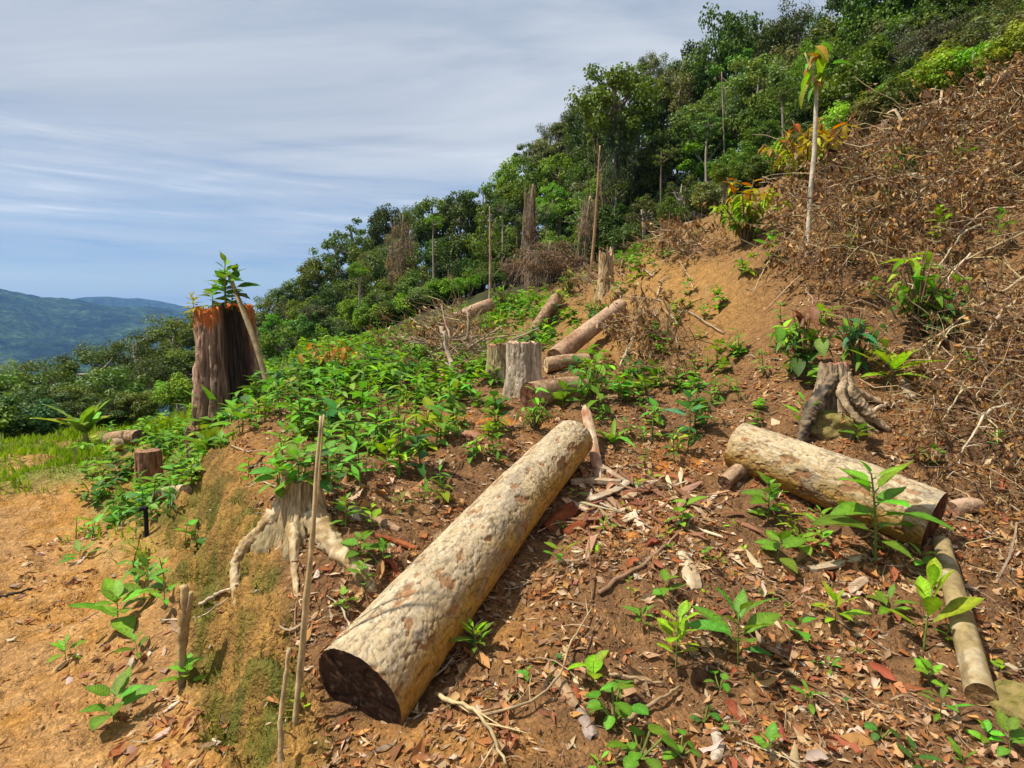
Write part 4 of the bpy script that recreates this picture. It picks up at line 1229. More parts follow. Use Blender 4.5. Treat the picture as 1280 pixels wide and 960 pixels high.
TG = 'young plants along the dirt track'
for u, v, w, h, c, n in [(142, 905, 76, 44, 'mid', 9), (148, 785, 76, 44, 'fresh', 11), (180, 750, 56, 44, 'mid', 9), (82, 826, 40, 24, 'fresh', 8), (206, 762, 44, 44, 'fresh', 8), (172, 820, 44, 24, 'mid', 7), (100, 700, 44, 14, 'mid', 7)]:
    near_plant(u, v, w, h, 'ovate' if w > 50 else 'lance', c, n, 'young green plant rooted in track dirt near ' + near(*G(u, v)[:2]), TG, leafs=.95)
near_plant(238, 860, 52, 36, 'ovate', 'fresh', 9, 'broad-leaved plant at the foot of the forked stake')
near_plant(378, 892, 24, 30, 'ovate', 'lime', 4, 'lime seedling beside the long leaning stakes')
near_plant(232, 680, 30, 34, 'ovate', 'fresh', 5, 'small plant clinging to the face of the cut bank')
near_plant(222, 610, 60, 46, 'ovate', 'mid', 14, 'leafy weed clump behind the reddish post-like stump', name='leafy_clump', leafs=.6)

# right hand slope: larger leafy plants
near_plant(1112, 480, 80, 30, 'lance', 'lime', 14, 'spreading lime-leaved plant to the right of the grey stump')
near_plant(1002, 540, 44, 40, 'lance', 'fresh', 9, 'narrow-leaved weed left of the grey stump')
near_plant(1072, 555, 40, 22, 'ovate', 'mid', 6, 'seedling in front of the mossy boulder')
near_plant(1160, 585, 36, 24, 'ovate', 'mid', 7, 'seedling in the brown litter below the dead brush')
near_plant(880, 400, 20, 20, 'ovate', 'fresh', 8, 'lone green weed on the bare slope')


# yellow and red leaved shrubs on the slope crest
def shrub(u, v, wpx, hpx, label, cols, n=120, kind='lance', seed=0, leafpx=18, d=None, group=None, name='shrub', stemc=(.18, .12, .07)):
    g = G(u, v)
    k = g[1] / FPX
    W, Hh, L = wpx * k, hpx * k, leafpx * k
    rs = random.Random(seed + 5)
    root = empty(name, g, (0, 0, 0), label, 'shrub', group)
    mb = MB()
    nb = 14
    tips = []
    for b in range(nb):
        az = b * 2.4; rr = W * .5 * math.sqrt((b + .5) / nb)
        e = np.array([math.cos(az) * rr, math.sin(az) * rr, Hh * (1 - .35 * (b / nb) - rs.uniform(0, .25))])
        pth = smooth_path([(0, 0, -.05), e * [.25, .25, .5], e], 7)
        V, F4, F3 = tube(pth, np.linspace(.018, .006, 7) * Hh, 4); mb.add(V, F4, F3, stemc)
        tips.append(pth)
    mobj('stems', mb.mesh('stems', M_WOOD), root)
    for k in range(n):
        pth = tips[k % nb]; t = rs.uniform(.35, 1)
        i = min(int(t * 6), 5); p = lerp(pth[i], pth[i + 1], t * 6 - i)
        az = rs.uniform(0, 6.28); el = R(rs.uniform(-45, 25))
        hh = p[2] / Hh
        c = jit(cols[min(len(cols) - 1, max(0, int((hh + rs.uniform(-.18, .18)) * len(cols))))])
        mobj('leaf', LEAFM['hang' if rs.random() < .6 else kind, rs.randrange(3)], root, tuple(p), (rs.uniform(-.4, .4), -el, az), L * rs.uniform(.7, 1.2), c)
    return root


shrub(1003, 472, 70, 100, 'plant with drooping glossy leaves and red young tips beside the grey stump', [GRN['dark'], GRN['dark'], GRN['mid'], GRN['mid'], (.22, .09, .06)], 46, 'ovate', leafpx=27, seed=21, name='young_shrub')
shrub(1070, 468, 78, 96, 'pale green leafy sapling growing behind the grey stump', [GRN['mid'], GRN['blue'], GRN['fresh']], 44, 'ovate', leafpx=24, seed=22, name='sapling')
shrub(1145, 425, 86, 120, 'arching shrub with hanging lime and green leaves among dead brush', [GRN['dark'], GRN['mid'], GRN['fresh'], GRN['lime']], 60, 'ovate', leafpx=27, seed=23, name='young_shrub')
shrub(1176, 430, 60, 90, 'dark glossy hanging-leaved shrub against the dead brown brush', [GRN['dark'], GRN['dark'], GRN['mid']], 44, 'ovate', leafpx=25, seed=24, name='young_shrub')
shrub(930, 308, 90, 90, 'shrub with yellow-green leaves and rust-red tips at the slope crest', [GRN['mid'], GRN['olive'], GRN['lime'], (.36, .34, .05), (.40, .15, .04)], 300, leafpx=15, seed=1)
shrub(1008, 245, 120, 100, 'wide yellow-leaved shrub with orange-red tips behind the pale pole', [GRN['olive'], GRN['lime'], (.36, .34, .05), (.38, .28, .05), (.40, .16, .04)], 300, leafpx=16, seed=2)
shrub(415, 480, 80, 58, 'bush with orange-bronze young leaves on the knoll', [GRN['mid'], GRN['fresh'], GRN['olive'], (.36, .22, .05), (.33, .13, .05)], 200, leafpx=15, seed=3)
shrub(712, 372, 26, 40, 'upright narrow bush behind the fallen logs', [GRN['mid'], GRN['olive'], GRN['lime']], 60, leafpx=8, seed=4)
shrub(742, 405, 40, 38, 'dark glossy bush at the foot of the pale broken stump', [GRN['dark'], GRN['mid'], GRN['olive']], 70, leafpx=9, seed=5)
shrub(1135, 232, 60, 60, 'dark leafy bush hollowed into the dead brush', [GRN['dark'], GRN['dark'], GRN['mid']], 70, leafpx=11, seed=6)
shrub(1085, 275, 60, 50, 'yellowing low bush in the dead brush', [GRN['olive'], (.3, .22, .05), GRN['lime']], 70, leafpx=11, seed=7)
shrub(628, 392, 36, 42, 'blue-green bush behind the burnt-sided log', [GRN['dark'], GRN['mid'], GRN['fresh']], 70, leafpx=8, seed=8)
shrub(740, 510, 44, 70, 'upright leafy weed in front of the split log', [GRN['dark'], GRN['mid'], GRN['mid']], 46, leafpx=15, seed=9)
shrub(670, 540, 56, 48, 'leafy weed clump under the dark-ended short log', [GRN['dark'], GRN['mid'], GRN['fresh']], 60, leafpx=14, seed=10)

# ------------------------------------------------------------------ stand of weeds on the knoll
def weed_proto(seed, kind, nl, W, Hh):
    rs = np.random.default_rng(seed)
    mb, ms = MB(), MB()
    V, F4, F3 = tube([(0, 0, -.03), (.01, 0, Hh * .5), (.02, .01, Hh)], [.006, .005, .003], 3, False)
    ms.add(V, F4, F3, (.14, .18, .06))
    for k in range(nl):
        t = .15 + .85 * (k + .5) / nl
        az = k * 2.4 + rs.uniform(-.4, .4); el = R(rs.uniform(-15, 50))
        Lk = W * .55 * rs.uniform(.6, 1.1)
        LV, LF, LT = leaf_geo(Lk, Lk * (.5 if kind == 'ovate' else .28), 3, kind, .25, rs.uniform(.2, .7))
        M3 = np.array(Euler((rs.uniform(-.4, .4), -el, az)).to_matrix())
        mb.add(LV @ M3.T + np.array([.02 * t, .01 * t, Hh * t]), LF, None, LT * rs.uniform(.75, 1.25))
    return ms.mesh('stem', M_WOOD), mb.mesh('foliage', M_WEED)


WEED = [weed_proto(s, ('ovate', 'lance')[s % 2], 8 + s % 5, .22 + .03 * (s % 3), .14 + .05 * (s % 4)) for s in range(8)]


def weed_density(u, v):
    return (1.0 * blob(u, v, 440, 500, 95, 42) + .8 * blob(u, v, 560, 480, 90, 30) + .75 * blob(u, v, 500, 570, 90, 45) + .6 * blob(u, v, 400, 540, 70, 40)
            + .7 * blob(u, v, 800, 500, 70, 35) + .5 * blob(u, v, 900, 500, 50, 50) + 1.6 * blob(u, v, 160, 630, 48, 48) + 1.1 * blob(u, v, 200, 660, 35, 45) + 1.0 * blob(u, v, 215, 570, 40, 30)
            + .8 * blob(u, v, 340, 510, 50, 25) + .6 * blob(u, v, 660, 400, 80, 35) + .5 * blob(u, v, 800, 325, 40, 20) + .8 * blob(u, v, 480, 455, 110, 22)
            + .35 * blob(u, v, 870, 440, 60, 70) + .55 * blob(u, v, 600, 570, 60, 40) + .5 * blob(u, v, 760, 540, 50, 30) + .7 * blob(u, v, 230, 590, 35, 30)
            + .5 * blob(u, v, 1000, 470, 30, 50) + .12 * blob(u, v, 950, 600, 120, 60))


WL = {0: ('leafy weed on the knoll near ', 'weeds on the knoll'), 1: ('low weed on the right-hand slope near ', 'weeds on the bare slope'), 2: ('weed in the green strip near ', 'weeds along the track edge')}
WMAX = {0: 175, 1: 55, 2: 68}
WCOL = [GRN['mid'], GRN['fresh'], GRN['lime'], GRN['mid'], GRN['dark'], GRN['fresh']]
PROJCAND = rng.uniform([-8.5, 3.4], [5.5, 17], size=(90000, 2))
pz = HQ(PROJCAND[:, 0], PROJCAND[:, 1])
pu, pv, pdep = proj(np.stack([PROJCAND[:, 0], PROJCAND[:, 1], pz], -1))
dens = np.clip(weed_density(pu, pv), 0, 1) * (1 - .92 * blob(pu, pv, 572, 440, 38, 26))


def clear_of_logs(x, y, m=0.06):
    ok = np.ones(len(x), bool)
    for A, B, rr in ((L1A, L1B, L1r), (L2A, L2B, L2r)):
        ab = (B - A)[:2]; t = np.clip(((x - A[0]) * ab[0] + (y - A[1]) * ab[1]) / (ab @ ab), 0, 1)
        ok &= np.hypot(x - A[0] - t * ab[0], y - A[1] - t * ab[1]) > max(rr) + m
    return ok


clump = 0.5 + 0.9 * fbm(P2(PROJCAND[:, 0] * 1.6, PROJCAND[:, 1] * 1.6), 2)
w_ = dens * np.clip(clump, 0.05, 1) * clear_of_logs(PROJCAND[:, 0], PROJCAND[:, 1])
keep = np.nonzero(rng.random(len(w_)) < w_ * 0.135)[0]
keep = keep[np.argsort(PROJCAND[keep, 1])]
print('weeds', len(keep))
stuffw = MB()
cnt = {0: 0, 1: 0, 2: 0}
for idx in keep:
    x, y = PROJCAND[idx]; z = pz[idx]
    zone = 2 if pu[idx] < 250 else 1 if pu[idx] > 790 else 0
    s = random.uniform(.7, 1.55) * (0.85 if zone else 1.0)
    pr = random.randrange(8)
    c = jit(random.choice(WCOL), .2)
    if cnt[zone] < WMAX[zone]:
        cnt[zone] += 1
        o = empty('weed', (x, y, z), (random.uniform(-.15, .15), random.uniform(-.15, .15), random.uniform(0, 6.28)), WL[zone][0] + near(x, y), 'weed', WL[zone][1], s)
        mobj('stem', WEED[pr][0], o)
        tag(mobj('foliage', WEED[pr][1], o, color=c), kind='stuff')
    else:
        rs = np.random.default_rng(idx)
        for k in range(11):
            t = rs.random(); az = rs.uniform(0, 6.28)
            LV, LF, LT = leaf_geo(.125 * s, .062 * s, 2, 'ovate', .25, .5)
            M3 = np.array(Euler((rs.uniform(-.4, .4), R(rs.uniform(-45, 15)), az)).to_matrix())
            stuffw.add(LV @ M3.T + np.array([x, y, z + .2 * s * t]), LF, None, LT * np.array(c)[None])
if stuffw.n:
    tag(mobj('weeds', stuffw.mesh('weeds', M_GRASS)), 'mass of green weeds further back on the knoll', 'weeds', kind='stuff')
print('weed count', cnt)

# ------------------------------------------------------------------ grass (uncountable)
def scatter(n, x0, x1, y0, y1, fn, seed=0):
    rs = np.random.default_rng(seed)
    X = rs.uniform([x0, y0], [x1, y1], size=(n, 2))
    z = HQ(X[:, 0], X[:, 1])
    u, v, dep = proj(np.stack([X[:, 0], X[:, 1], z], -1))
    k = rs.random(n) < np.clip(fn(X[:, 0], X[:, 1], z, u, v), 0, 1)
    return X[k, 0], X[k, 1], z[k], u[k], v[k]


def build_grass():
    def f(x, y, z, u, v):
        Z = ground_zone(x, y, z)
        return np.clip(Z['grass'] * np.clip(.75 + 1.3 * fbm(P2(x * .9 + 2, y * .9), 3), .05, 1) + 0.22 * Z['green'] * np.clip(0.1 + 1.4 * Z['n'], 0, 1) + 0.05 * Z['moss'], 0, 1)
    x, y, z, u, v = scatter(230000, -15, 2, 4, 18, f, 3)
    n = len(x)
    rs = np.random.default_rng(5)
    h = rs.uniform(.03, .13, n) * np.clip(y / 8, .6, 1.6) * np.clip(.9 + 1.2 * fbm(P2(x * 1.6, y * 1.6), 3), .35, 1.9) * np.where(u > 260, 1.3, 1.0)
    az = rs.uniform(0, 6.28, n); w = h * .12
    lean = rs.uniform(.1, .7, n) * h
    dx, dy = np.cos(az), np.sin(az)
    base = np.stack([x, y, z - .01], -1)
    V = np.stack([base + np.stack([-dy * w, dx * w, 0 * x], -1), base + np.stack([dy * w, -dx * w, 0 * x], -1),
                  base + np.stack([dx * lean * .4 + dy * w * .6, dy * lean * .4 - dx * w * .6, h * .6], -1),
                  base + np.stack([dx * lean, dy * lean, h], -1)], 1).reshape(-1, 3)
    i = np.arange(n)[:, None] * 4
    c = lerp(np.array([.18, .30, .035])[None], np.array([.36, .47, .07])[None], rs.random(n)[:, None])
    c = np.where((rs.random(n) < .12)[:, None], np.array([.34, .29, .14])[None], c)
    o = mobj('grass', MB().add(V, i + np.array([[0, 1, 2, 3]]), None, np.repeat(c, 4, 0)).mesh('grass', M_GRASS))
    tag(o, 'bright short grass beyond the dirt track and on the knoll', 'grass', kind='stuff')
    print('grass', n)


build_grass()


# ------------------------------------------------------------------ leaf litter, bark chips
LITC = np.array([(.36, .22, .12), (.29, .15, .085), (.43, .31, .20), (.24, .135, .085), (.47, .37, .26), (.34, .18, .11), (.33, .25, .19), (.45, .28, .15), (.50, .42, .33), (.26, .12, .075), (.38, .27, .20)])


def litter_fn(x, y, z, u, v):
    Z = ground_zone(x, y, z)
    k = (1 - Z['left']) * (0.85 + 0.6 * Z['n']) * (1 - 0.65 * Z['bare']) * (1 - .5 * Z['red']) * sstep(9, 6, Z['r'])
    k = k + Z['left'] * (.02 + .5 * blob(u, v, 210, 920, 70, 50) + .35 * blob(u, v, 140, 830, 60, 40) + .28 * blob(u, v, 60, 730, 60, 40) + .2 * blob(u, v, 90, 660, 60, 20))
    k = k * np.clip(.75 + 1.5 * fbm(P2(x * 2.2 + 3, y * 2.2), 3), .12, 1.15)
    k = k * (0.55 + 0.45 * sstep(640, 700, v) + .45 * blob(u, v, 800, 620, 130, 60))
    return np.clip(k, 0, 1)


def build_litter():
    x, y, z, u, v = scatter(98000, -4.5, 6.5, 1.5, 8.5, litter_fn, 21)
    n = len(x)
    rs = np.random.default_rng(8)
    nn = nrm(x, y)
    L = rs.gamma(2.4, .0155, n) + .010; W = L * rs.uniform(.2, .5, n)
    az = rs.uniform(0, 6.28, n)
    nn = nn + rs.normal(0, .28, (n, 3)); nn /= np.linalg.norm(nn, axis=1)[:, None]
    d = np.stack([np.cos(az), np.sin(az), 0 * az], -1); d -= nn * (d * nn).sum(1)[:, None]; d /= np.linalg.norm(d, axis=1)[:, None]
    e = np.cross(nn, d)
    c0 = np.stack([x, y, z + .006 + rs.random(n) * .012], -1)
    cu = rs.normal(0, .22, n) * L
    s = lambda a: a[:, None]
    V = np.stack([c0 - d * s(L * .5) + nn * s(cu), c0 + e * s(W * .5) + nn * s(np.abs(cu) * rs.uniform(-.6, .6, n)), c0 + d * s(L * .5) + nn * s(cu * .8),
                  c0 - e * s(W * .5) + nn * s(np.abs(cu) * rs.uniform(-.6, .6, n)), c0 - d * s(L * .2) - nn * .002, c0 + d * s(L * .2) - nn * .002], 1).reshape(-1, 3)
    i = np.arange(n)[:, None] * 6
    F3 = np.concatenate([i + np.array([[0, 4, 1]]), i + np.array([[0, 3, 4]]), i + np.array([[5, 2, 1]]), i + np.array([[3, 2, 5]])])
    F3 = np.concatenate([F3, i + np.array([[4, 5, 1]]), i + np.array([[4, 3, 5]])])
    c = LITC[rs.integers(0, len(LITC), n)] * rs.uniform(.7, 1.25, (n, 1)) * np.array([[.98, .88, .76]])
    o = mobj('leaf_litter', MB().add(V, None, F3, np.repeat(c, 6, 0)).mesh('leaf_litter', M_DEAD, False))
    tag(o, 'brown leaf litter and wood chips covering the slope', 'leaf litter', kind='stuff')
    print('litter', n)


build_litter()


def build_crumbs():
    """soil crumbs and splinters, too many and too small to count"""
    def f(x, y, z, u, v):
        Z = ground_zone(x, y, z)
        return np.clip((.75 + .6 * Z['n2']) * np.where(Z['left'] > .5, .16 + .3 * Z['moss'] + .25 * (1 - Z['track']), 1.0) * sstep(7, 3.5, Z['r']) * (.35 + .65 * sstep(5, 2.5, Z['r'])), 0, 1)
    x, y, z, u, v = scatter(62000, -4, 5, 1.6, 7, f, 61)
    n = len(x); rs = np.random.default_rng(62)
    A = rs.normal(size=(n, 3)); A /= np.linalg.norm(A, axis=1)[:, None]
    B = np.cross(A, rs.normal(size=(n, 3))); B /= np.linalg.norm(B, axis=1)[:, None]
    C = np.cross(A, B)
    r = rs.gamma(2.0, .0024, n) + .002
    el = np.where(rs.random(n) < .35, rs.uniform(2, 4.5, n), 1.0)
    A[:, 2] *= np.where(el > 1, .3, 1)
    p = np.stack([x, y, z + r * .5], -1); s = lambda a: a[:, None]
    V = np.stack([p + A * s(r * el), p + B * s(r), p - A * s(r * el), p - B * s(r), p + C * s(r * .7)], 1).reshape(-1, 3)
    i = np.arange(n)[:, None] * 5
    F3 = np.concatenate([i + np.array([q]) for q in ([0, 1, 4], [1, 2, 4], [2, 3, 4], [3, 0, 4])])
    Z = ground_zone(x, y, z)
    c = np.where((el > 1)[:, None], LITC[rs.integers(0, len(LITC), n)], lerp(np.array([.19, .11, .06])[None], np.array([.44, .26, .11])[None], np.clip(Z['left'] * .8 + Z['bare'] * .6 + Z['red'] * .3, 0, 1)[:, None]))
    c = c * rs.uniform(.6, 1.3, (n, 1))
    tag(mobj('soil_crumbs', MB().add(V, None, F3, np.repeat(c, 5, 0)).mesh('soil_crumbs', M_DEAD, False)), 'loose soil crumbs and splinters strewn over the ground', 'soil crumbs', kind='stuff')
    print('crumbs', n)


build_crumbs()


def build_moss():
    """short moss tufts on the cut bank"""
    x, y, z, u, v = scatter(60000, -3.4, -.3, 2.0, 6, lambda x, y, z, u, v: ground_zone(x, y, z)['moss'] * .8, 71)
    n = len(x); rs = np.random.default_rng(72)
    nn = nrm(x, y, .05); nn = nn + rs.normal(0, .5, (n, 3))
    h = rs.uniform(.006, .02, n); a = rs.normal(size=(n, 3)); a = np.cross(nn, a); a /= np.linalg.norm(a, axis=1)[:, None]
    p = np.stack([x, y, z + .03], -1)
    V = np.stack([p - a * .004 - nn * .05, p + a * .004 - nn * .05, p + nn * h[:, None]], 1).reshape(-1, 3)
    c = np.array([(.20, .20, .04), (.15, .17, .035), (.27, .24, .06)])[rs.integers(0, 3, n)] * rs.uniform(.7, 1.2, (n, 1))
    tag(mobj('moss', MB().add(V, None, np.arange(n * 3).reshape(-1, 3), np.repeat(c, 3, 0)).mesh('moss', M_GRASS, False)), 'short olive moss on the face of the cut bank', 'moss', kind='stuff')
    print('moss', n)


build_moss()


def build_twigs():
    """fine fallen twigs woven through the litter"""
    x, y, z, u, v = scatter(5200, -3.5, 6, 1.6, 8, lambda *a: litter_fn(*a) * .8, 81)
    n = len(x); rs = np.random.default_rng(82)
    L = rs.gamma(2.5, .045, n) + .04; az = rs.uniform(0, 6.28, n); t = np.linspace(-.5, .5, 5)
    bend = rs.normal(0, .18, n)
    X = x[:, None] + np.cos(az)[:, None] * L[:, None] * t - np.sin(az)[:, None] * (bend * L)[:, None] * (t ** 2 * 4 - .5)
    Y = y[:, None] + np.sin(az)[:, None] * L[:, None] * t + np.cos(az)[:, None] * (bend * L)[:, None] * (t ** 2 * 4 - .5)
    Zc = HQ(X, Y) + .012 + rs.random((n, 1)) * .02 + rs.normal(0, .004, (n, 5))
    r = (rs.gamma(2, .0009, n) + .001)[:, None] * np.linspace(1, .6, 5)
    ex, ey = -np.sin(az)[:, None], np.cos(az)[:, None]
    V = np.stack([np.stack([X + ex * r, Y + ey * r, Zc - r * .4], -1), np.stack([X - ex * r, Y - ey * r, Zc - r * .4], -1), np.stack([X, Y, Zc + r], -1)], 2).reshape(-1, 3)
    b = np.arange(n)[:, None, None] * 15 + np.arange(4)[None, :, None] * 3
    j = np.arange(3)[None, None]; j2 = (j + 1) % 3
    F4 = np.stack([b + j, b + j2, b + 3 + j2, b + 3 + j], -1).reshape(-1, 4)
    c = np.array([(.36, .26, .17), (.25, .16, .10), (.46, .37, .26), (.18, .11, .07)])[rs.integers(0, 4, n)] * rs.uniform(.7, 1.2, (n, 1))
    tag(mobj('fine_twigs', MB().add(V, F4, None, np.repeat(c, 15, 0)).mesh('fine_twigs', M_DEAD, False)), 'fine dry twigs strewn through the leaf litter', 'twigs', kind='stuff')
    print('twigs', n)


build_twigs()

# the largest dead leaves and bark chips, each a thing of its own
def dead_leaf_mesh(seed):
    rs = np.random.default_rng(seed)
    V, F, T = leaf_geo(1.0, rs.uniform(.3, .5), 6, ('ovate', 'lance')[seed % 2], rs.uniform(.3, 1.6) * (1 if seed % 3 else -1), rs.uniform(-.9, .9), .09, seed)
    V = V - np.array([.5, 0, 0])
    return MB().add(V, F, None, np.ones_like(T) * .95).mesh('dead_leaf', M_DEADO)


def chip_mesh(seed):
    rs = np.random.default_rng(seed + 50)
    n = 7
    a = np.sort(rs.uniform(0, 6.28, n)); w = rs.uniform(.16, .3)
    P0 = np.stack([np.cos(a) * .5 * rs.uniform(.75, 1.05, n), np.sin(a) * w * rs.uniform(.8, 1.1, n), .03 * rs.normal(size=n)], -1)
    P0[:, 2] += -.5 * P0[:, 1] ** 2
    P1 = P0 * [.94, .9, 1] + [0, 0, .07]
    V = np.concatenate([P0, P1, [[0, 0, .075], [0, 0, -.0]]])
    j = np.arange(n); j2 = (j + 1) % n
    F4 = np.stack([j, j2, n + j2, n + j], -1)
    F3 = np.concatenate([np.stack([n + j, n + j2, np.full(n, 2 * n)], -1), np.stack([j2, j, np.full(n, 2 * n + 1)], -1)])
    return MB().add(V, F4, F3, np.concatenate([np.ones((n, 3)) * .8, np.ones((n + 2, 3))])).mesh('bark_chip', M_DEADO, False)


DL = [dead_leaf_mesh(s) for s in range(8)]
BC = [chip_mesh(s) for s in range(8)]


def lay(me, name, x, y, s, color, label, cat, group, lift=.012, tilt=.2, flat=1.0):
    n_ = Vector(nrm(np.array([x]), np.array([y]))[0])
    n_ = (n_ + Vector((random.gauss(0, tilt), random.gauss(0, tilt), 0))).normalized()
    q = n_.to_track_quat('Z', 'Y').to_matrix() @ Matrix.Rotation(random.uniform(0, 6.28), 3, 'Z')
    o = mobj(name, me, None, (x, y, float(HQ(x, y)) + lift), q.to_euler(), (s, s, s * flat), color)
    return tag(o, label, cat, group)


x, y, z, u, v = scatter(3000, -3.2, 4.2, 1.7, 4.6, lambda *a: litter_fn(*a) * .8, 31)
ok = clear_of_logs(x, y, .04) & (u > -20) & (u < 1300) & (v < 990)
x, y = x[ok], y[ok]
DC = [((.40, .22, .11), 'tan-brown curled dead leaf lying on the litter'), ((.27, .10, .06), 'dark red-brown dead leaf lying on the litter'),
      ((.50, .40, .30), 'pale grey-tan dead leaf lying on the litter'), ((.45, .30, .18), 'light brown dead leaf lying on the litter')]
for k in range(min(290, len(x))):
    c, lab = DC[random.choice((0, 0, 1, 1, 2, 3, 3))]
    lay(random.choice(DL), 'dead_leaf', x[k], y[k], random.uniform(.05, .12), jit(c), lab.replace('on the litter', 'near ' + near(x[k], y[k])), 'dead leaf', 'dead leaves on the slope')
CC = [((.23, .115, .072), 'red-brown chip of bark on the litter'), ((.52, .42, .30), 'pale chip of wood on the litter'), ((.38, .25, .16), 'grey-brown chip of bark on the litter')]
for k in range(290, min(290 + 190, len(x))):
    c, lab = CC[random.choice((0, 0, 1, 2))]
    lay(random.choice(BC), 'bark_chip', x[k], y[k], random.uniform(.03, .09), jit(c), lab.replace('on the litter', 'lying near ' + near(x[k], y[k])), 'bark chip', 'bark chips on the slope', .006, .12)
for k in range(110):        # the heap of bark between the logs
    g = G(random.gauss(780, 62), random.gauss(628, 22))
    if not clear_of_logs(g[:1], g[1:2], .03)[0]:
        continue
    c, lab = CC[random.choice((0, 0, 1, 2))]
    o_ = lay(random.choice(BC), 'bark_chip', g[0], g[1], random.uniform(.07, .2), jit(c), lab.replace('on the litter', 'in the stripped heap between the logs'), 'bark chip', 'bark chips between the logs', .01 + random.random() * .03, .2)
    o_.scale = (o_.scale[0] * 1.7, o_.scale[1] * .6, o_.scale[2] * .6)
x, y, z, u, v = scatter(900, -4.5, -.6, 2.2, 7, lambda x, y, z, u, v: ground_zone(x, y, z)['left'] * (blob(u, v, 210, 920, 80, 45) + .8 * blob(u, v, 135, 840, 50, 30) + .35 * blob(u, v, 70, 730, 70, 45)), 33)
for k in range(min(60, len(x))):
    lay(random.choice(BC + DL), 'bark_flake', x[k], y[k], random.uniform(.05, .14), jit(random.choice([(.42, .30, .23), (.52, .42, .33), (.33, .2, .15)])), 'pale dry bark flake lying at the foot of the bank', 'bark flake', 'bark flakes beside the track', .008, .15, .8)


# long bark strips and slabs
def slab(name, label, pts, wpx, col, thick=.012, curl=.3, col2=None, lifts=None, cat='bark strip', group=None, seed=0):
    pth = []
    for k, (u, v) in enumerate(pts):
        pth.append(G(u, v, (lifts[k] if lifts else .02)))
    pth = smooth_path(pth, 14)
    W = wpx / FPX * pth[:, 1].mean()
    t, U, B = frames(pth)
    upv = np.array([0, 0, 1.0])
    sd_ = np.cross(t, upv); sd_ /= np.linalg.norm(sd_, axis=1)[:, None]
    nn = np.cross(sd_, t)
    a = np.linspace(-1, 1, 6)
    rs = np.random.default_rng(seed + len(label))
    wv = W * .5 * (1 + .13 * fbm(np.stack([np.arange(14) * .6 + seed * 3, np.zeros(14), np.zeros(14)], -1), 2)) * np.clip(np.minimum(np.linspace(.55, 6, 14), np.linspace(6, .4, 14)), 0, 1)
    topv = pth[:, None] + sd_[:, None] * (a[None, :, None] * wv[:, None, None]) + nn[:, None] * ((-curl * a ** 2) * W * .5)[None, :, None]
    topv = topv + nn[:, None] * (.002 * rs.normal(size=(14, 6)))[..., None]
    bot = topv - nn[:, None] * thick
    V = np.concatenate([topv.reshape(-1, 3), bot.reshape(-1, 3)])
    m = 6
    i = np.arange(13)[:, None] * m; j = np.arange(5)[None, :]
    Ft = np.stack([i + j, i + j + 1, i + m + j + 1, i + m + j], -1).reshape(-1, 4)
    o_ = 14 * m
    Fb = Ft[:, ::-1] + o_
    e = np.arange(13) * m
    Fs = np.concatenate([np.stack([e, e + m, e + m + o_, e + o_], -1), np.stack([e + 5 + m, e + 5, e + 5 + o_, e + 5 + m + o_], -1)])
    jj = np.arange(5)
    Fe = np.concatenate([np.stack([jj + 1, jj, jj + o_, jj + 1 + o_], -1), np.stack([13 * m + jj, 13 * m + jj + 1, 13 * m + jj + 1 + o_, 13 * m + jj + o_], -1)])
    c2 = np.array(col2 if col2 else np.array(col) * .55)
    strk = np.tile(np.repeat(rs.random((1, 6)), 14, 0).ravel(), 2)
    cv = .8 * lerp(np.array(col)[None], c2[None], np.clip(.25 + .5 * strk + .6 * fbm(V * 14, 2), 0, 1)[:, None])
    org = pth[7]
    o = mobj(name, MB().add(V, np.concatenate([Ft, Fb, Fs, Fe]), None, cv).mesh(name, M_WOOD, False, org), None, tuple(org))
    return tag(o, label, cat, group)


RED, RED2, PAL, PAL2 = (.30, .11, .06), (.16, .05, .03), (.58, .47, .34), (.34, .23, .15)
slab('bark_strip', 'broken strip of red inner bark leaning on the far end of the long log', [(731, 548), (742, 580), (752, 606)], 13, PAL, .015, .5, RED, [.30, .14, .02])
slab('bark_strip', 'pale bark strip lying across the red heap between the logs', [(708, 626), (738, 640), (772, 650)], 11, PAL, .012, .4, PAL2)
slab('bark_strip', 'pale bark strip reaching right from the leaning red strip', [(752, 588), (772, 600), (796, 608)], 9, PAL, .012, .4, PAL2, [.05, .04, .03])
slab('bark_strip', 'cream bark strip crossing the heap between the logs', [(735, 630), (765, 620), (786, 606)], 13, (.62, .54, .42), .01, .3, PAL2, [.04, .05, .04])
slab('bark_strip', 'horizontal split billet in the bark heap between the logs', [(713, 606), (745, 604), (776, 606)], 12, PAL, .03, .2, PAL2, [.04, .04, .04])
slab('bark_strip', 'broad dark-red bark slab lying right against the long log', [(680, 664), (697, 650), (716, 636)], 26, RED, .012, .6, RED2, [.04, .05, .05])
slab('bark_strip', 'dark-red bark slab lying beside the long log below the heap', [(702, 668), (724, 655), (748, 642)], 16, RED, .012, .5, RED2)
slab('bark_strip', 'grey-red bark slab in the middle of the litter between the logs', [(815, 594), (842, 596), (868, 604)], 13, (.36, .2, .13), .012, .4, RED)
slab('bark_strip', 'wide red bark slab beside the cream bark strip', [(782, 618), (796, 626), (806, 634)], 20, (.33, .13, .08), .012, .5, RED2)
slab('bark_strip', 'pale striated bark slab standing out in the litter', [(852, 692), (862, 712), (868, 740)], 22, (.62, .52, .38), .02, .3, (.36, .25, .15))
slab('bark_strip', 'pale flat wood slab in front of the thick grey log', [(1010, 714), (1048, 706), (1082, 696)], 13, (.60, .50, .36), .015, .2, PAL2)
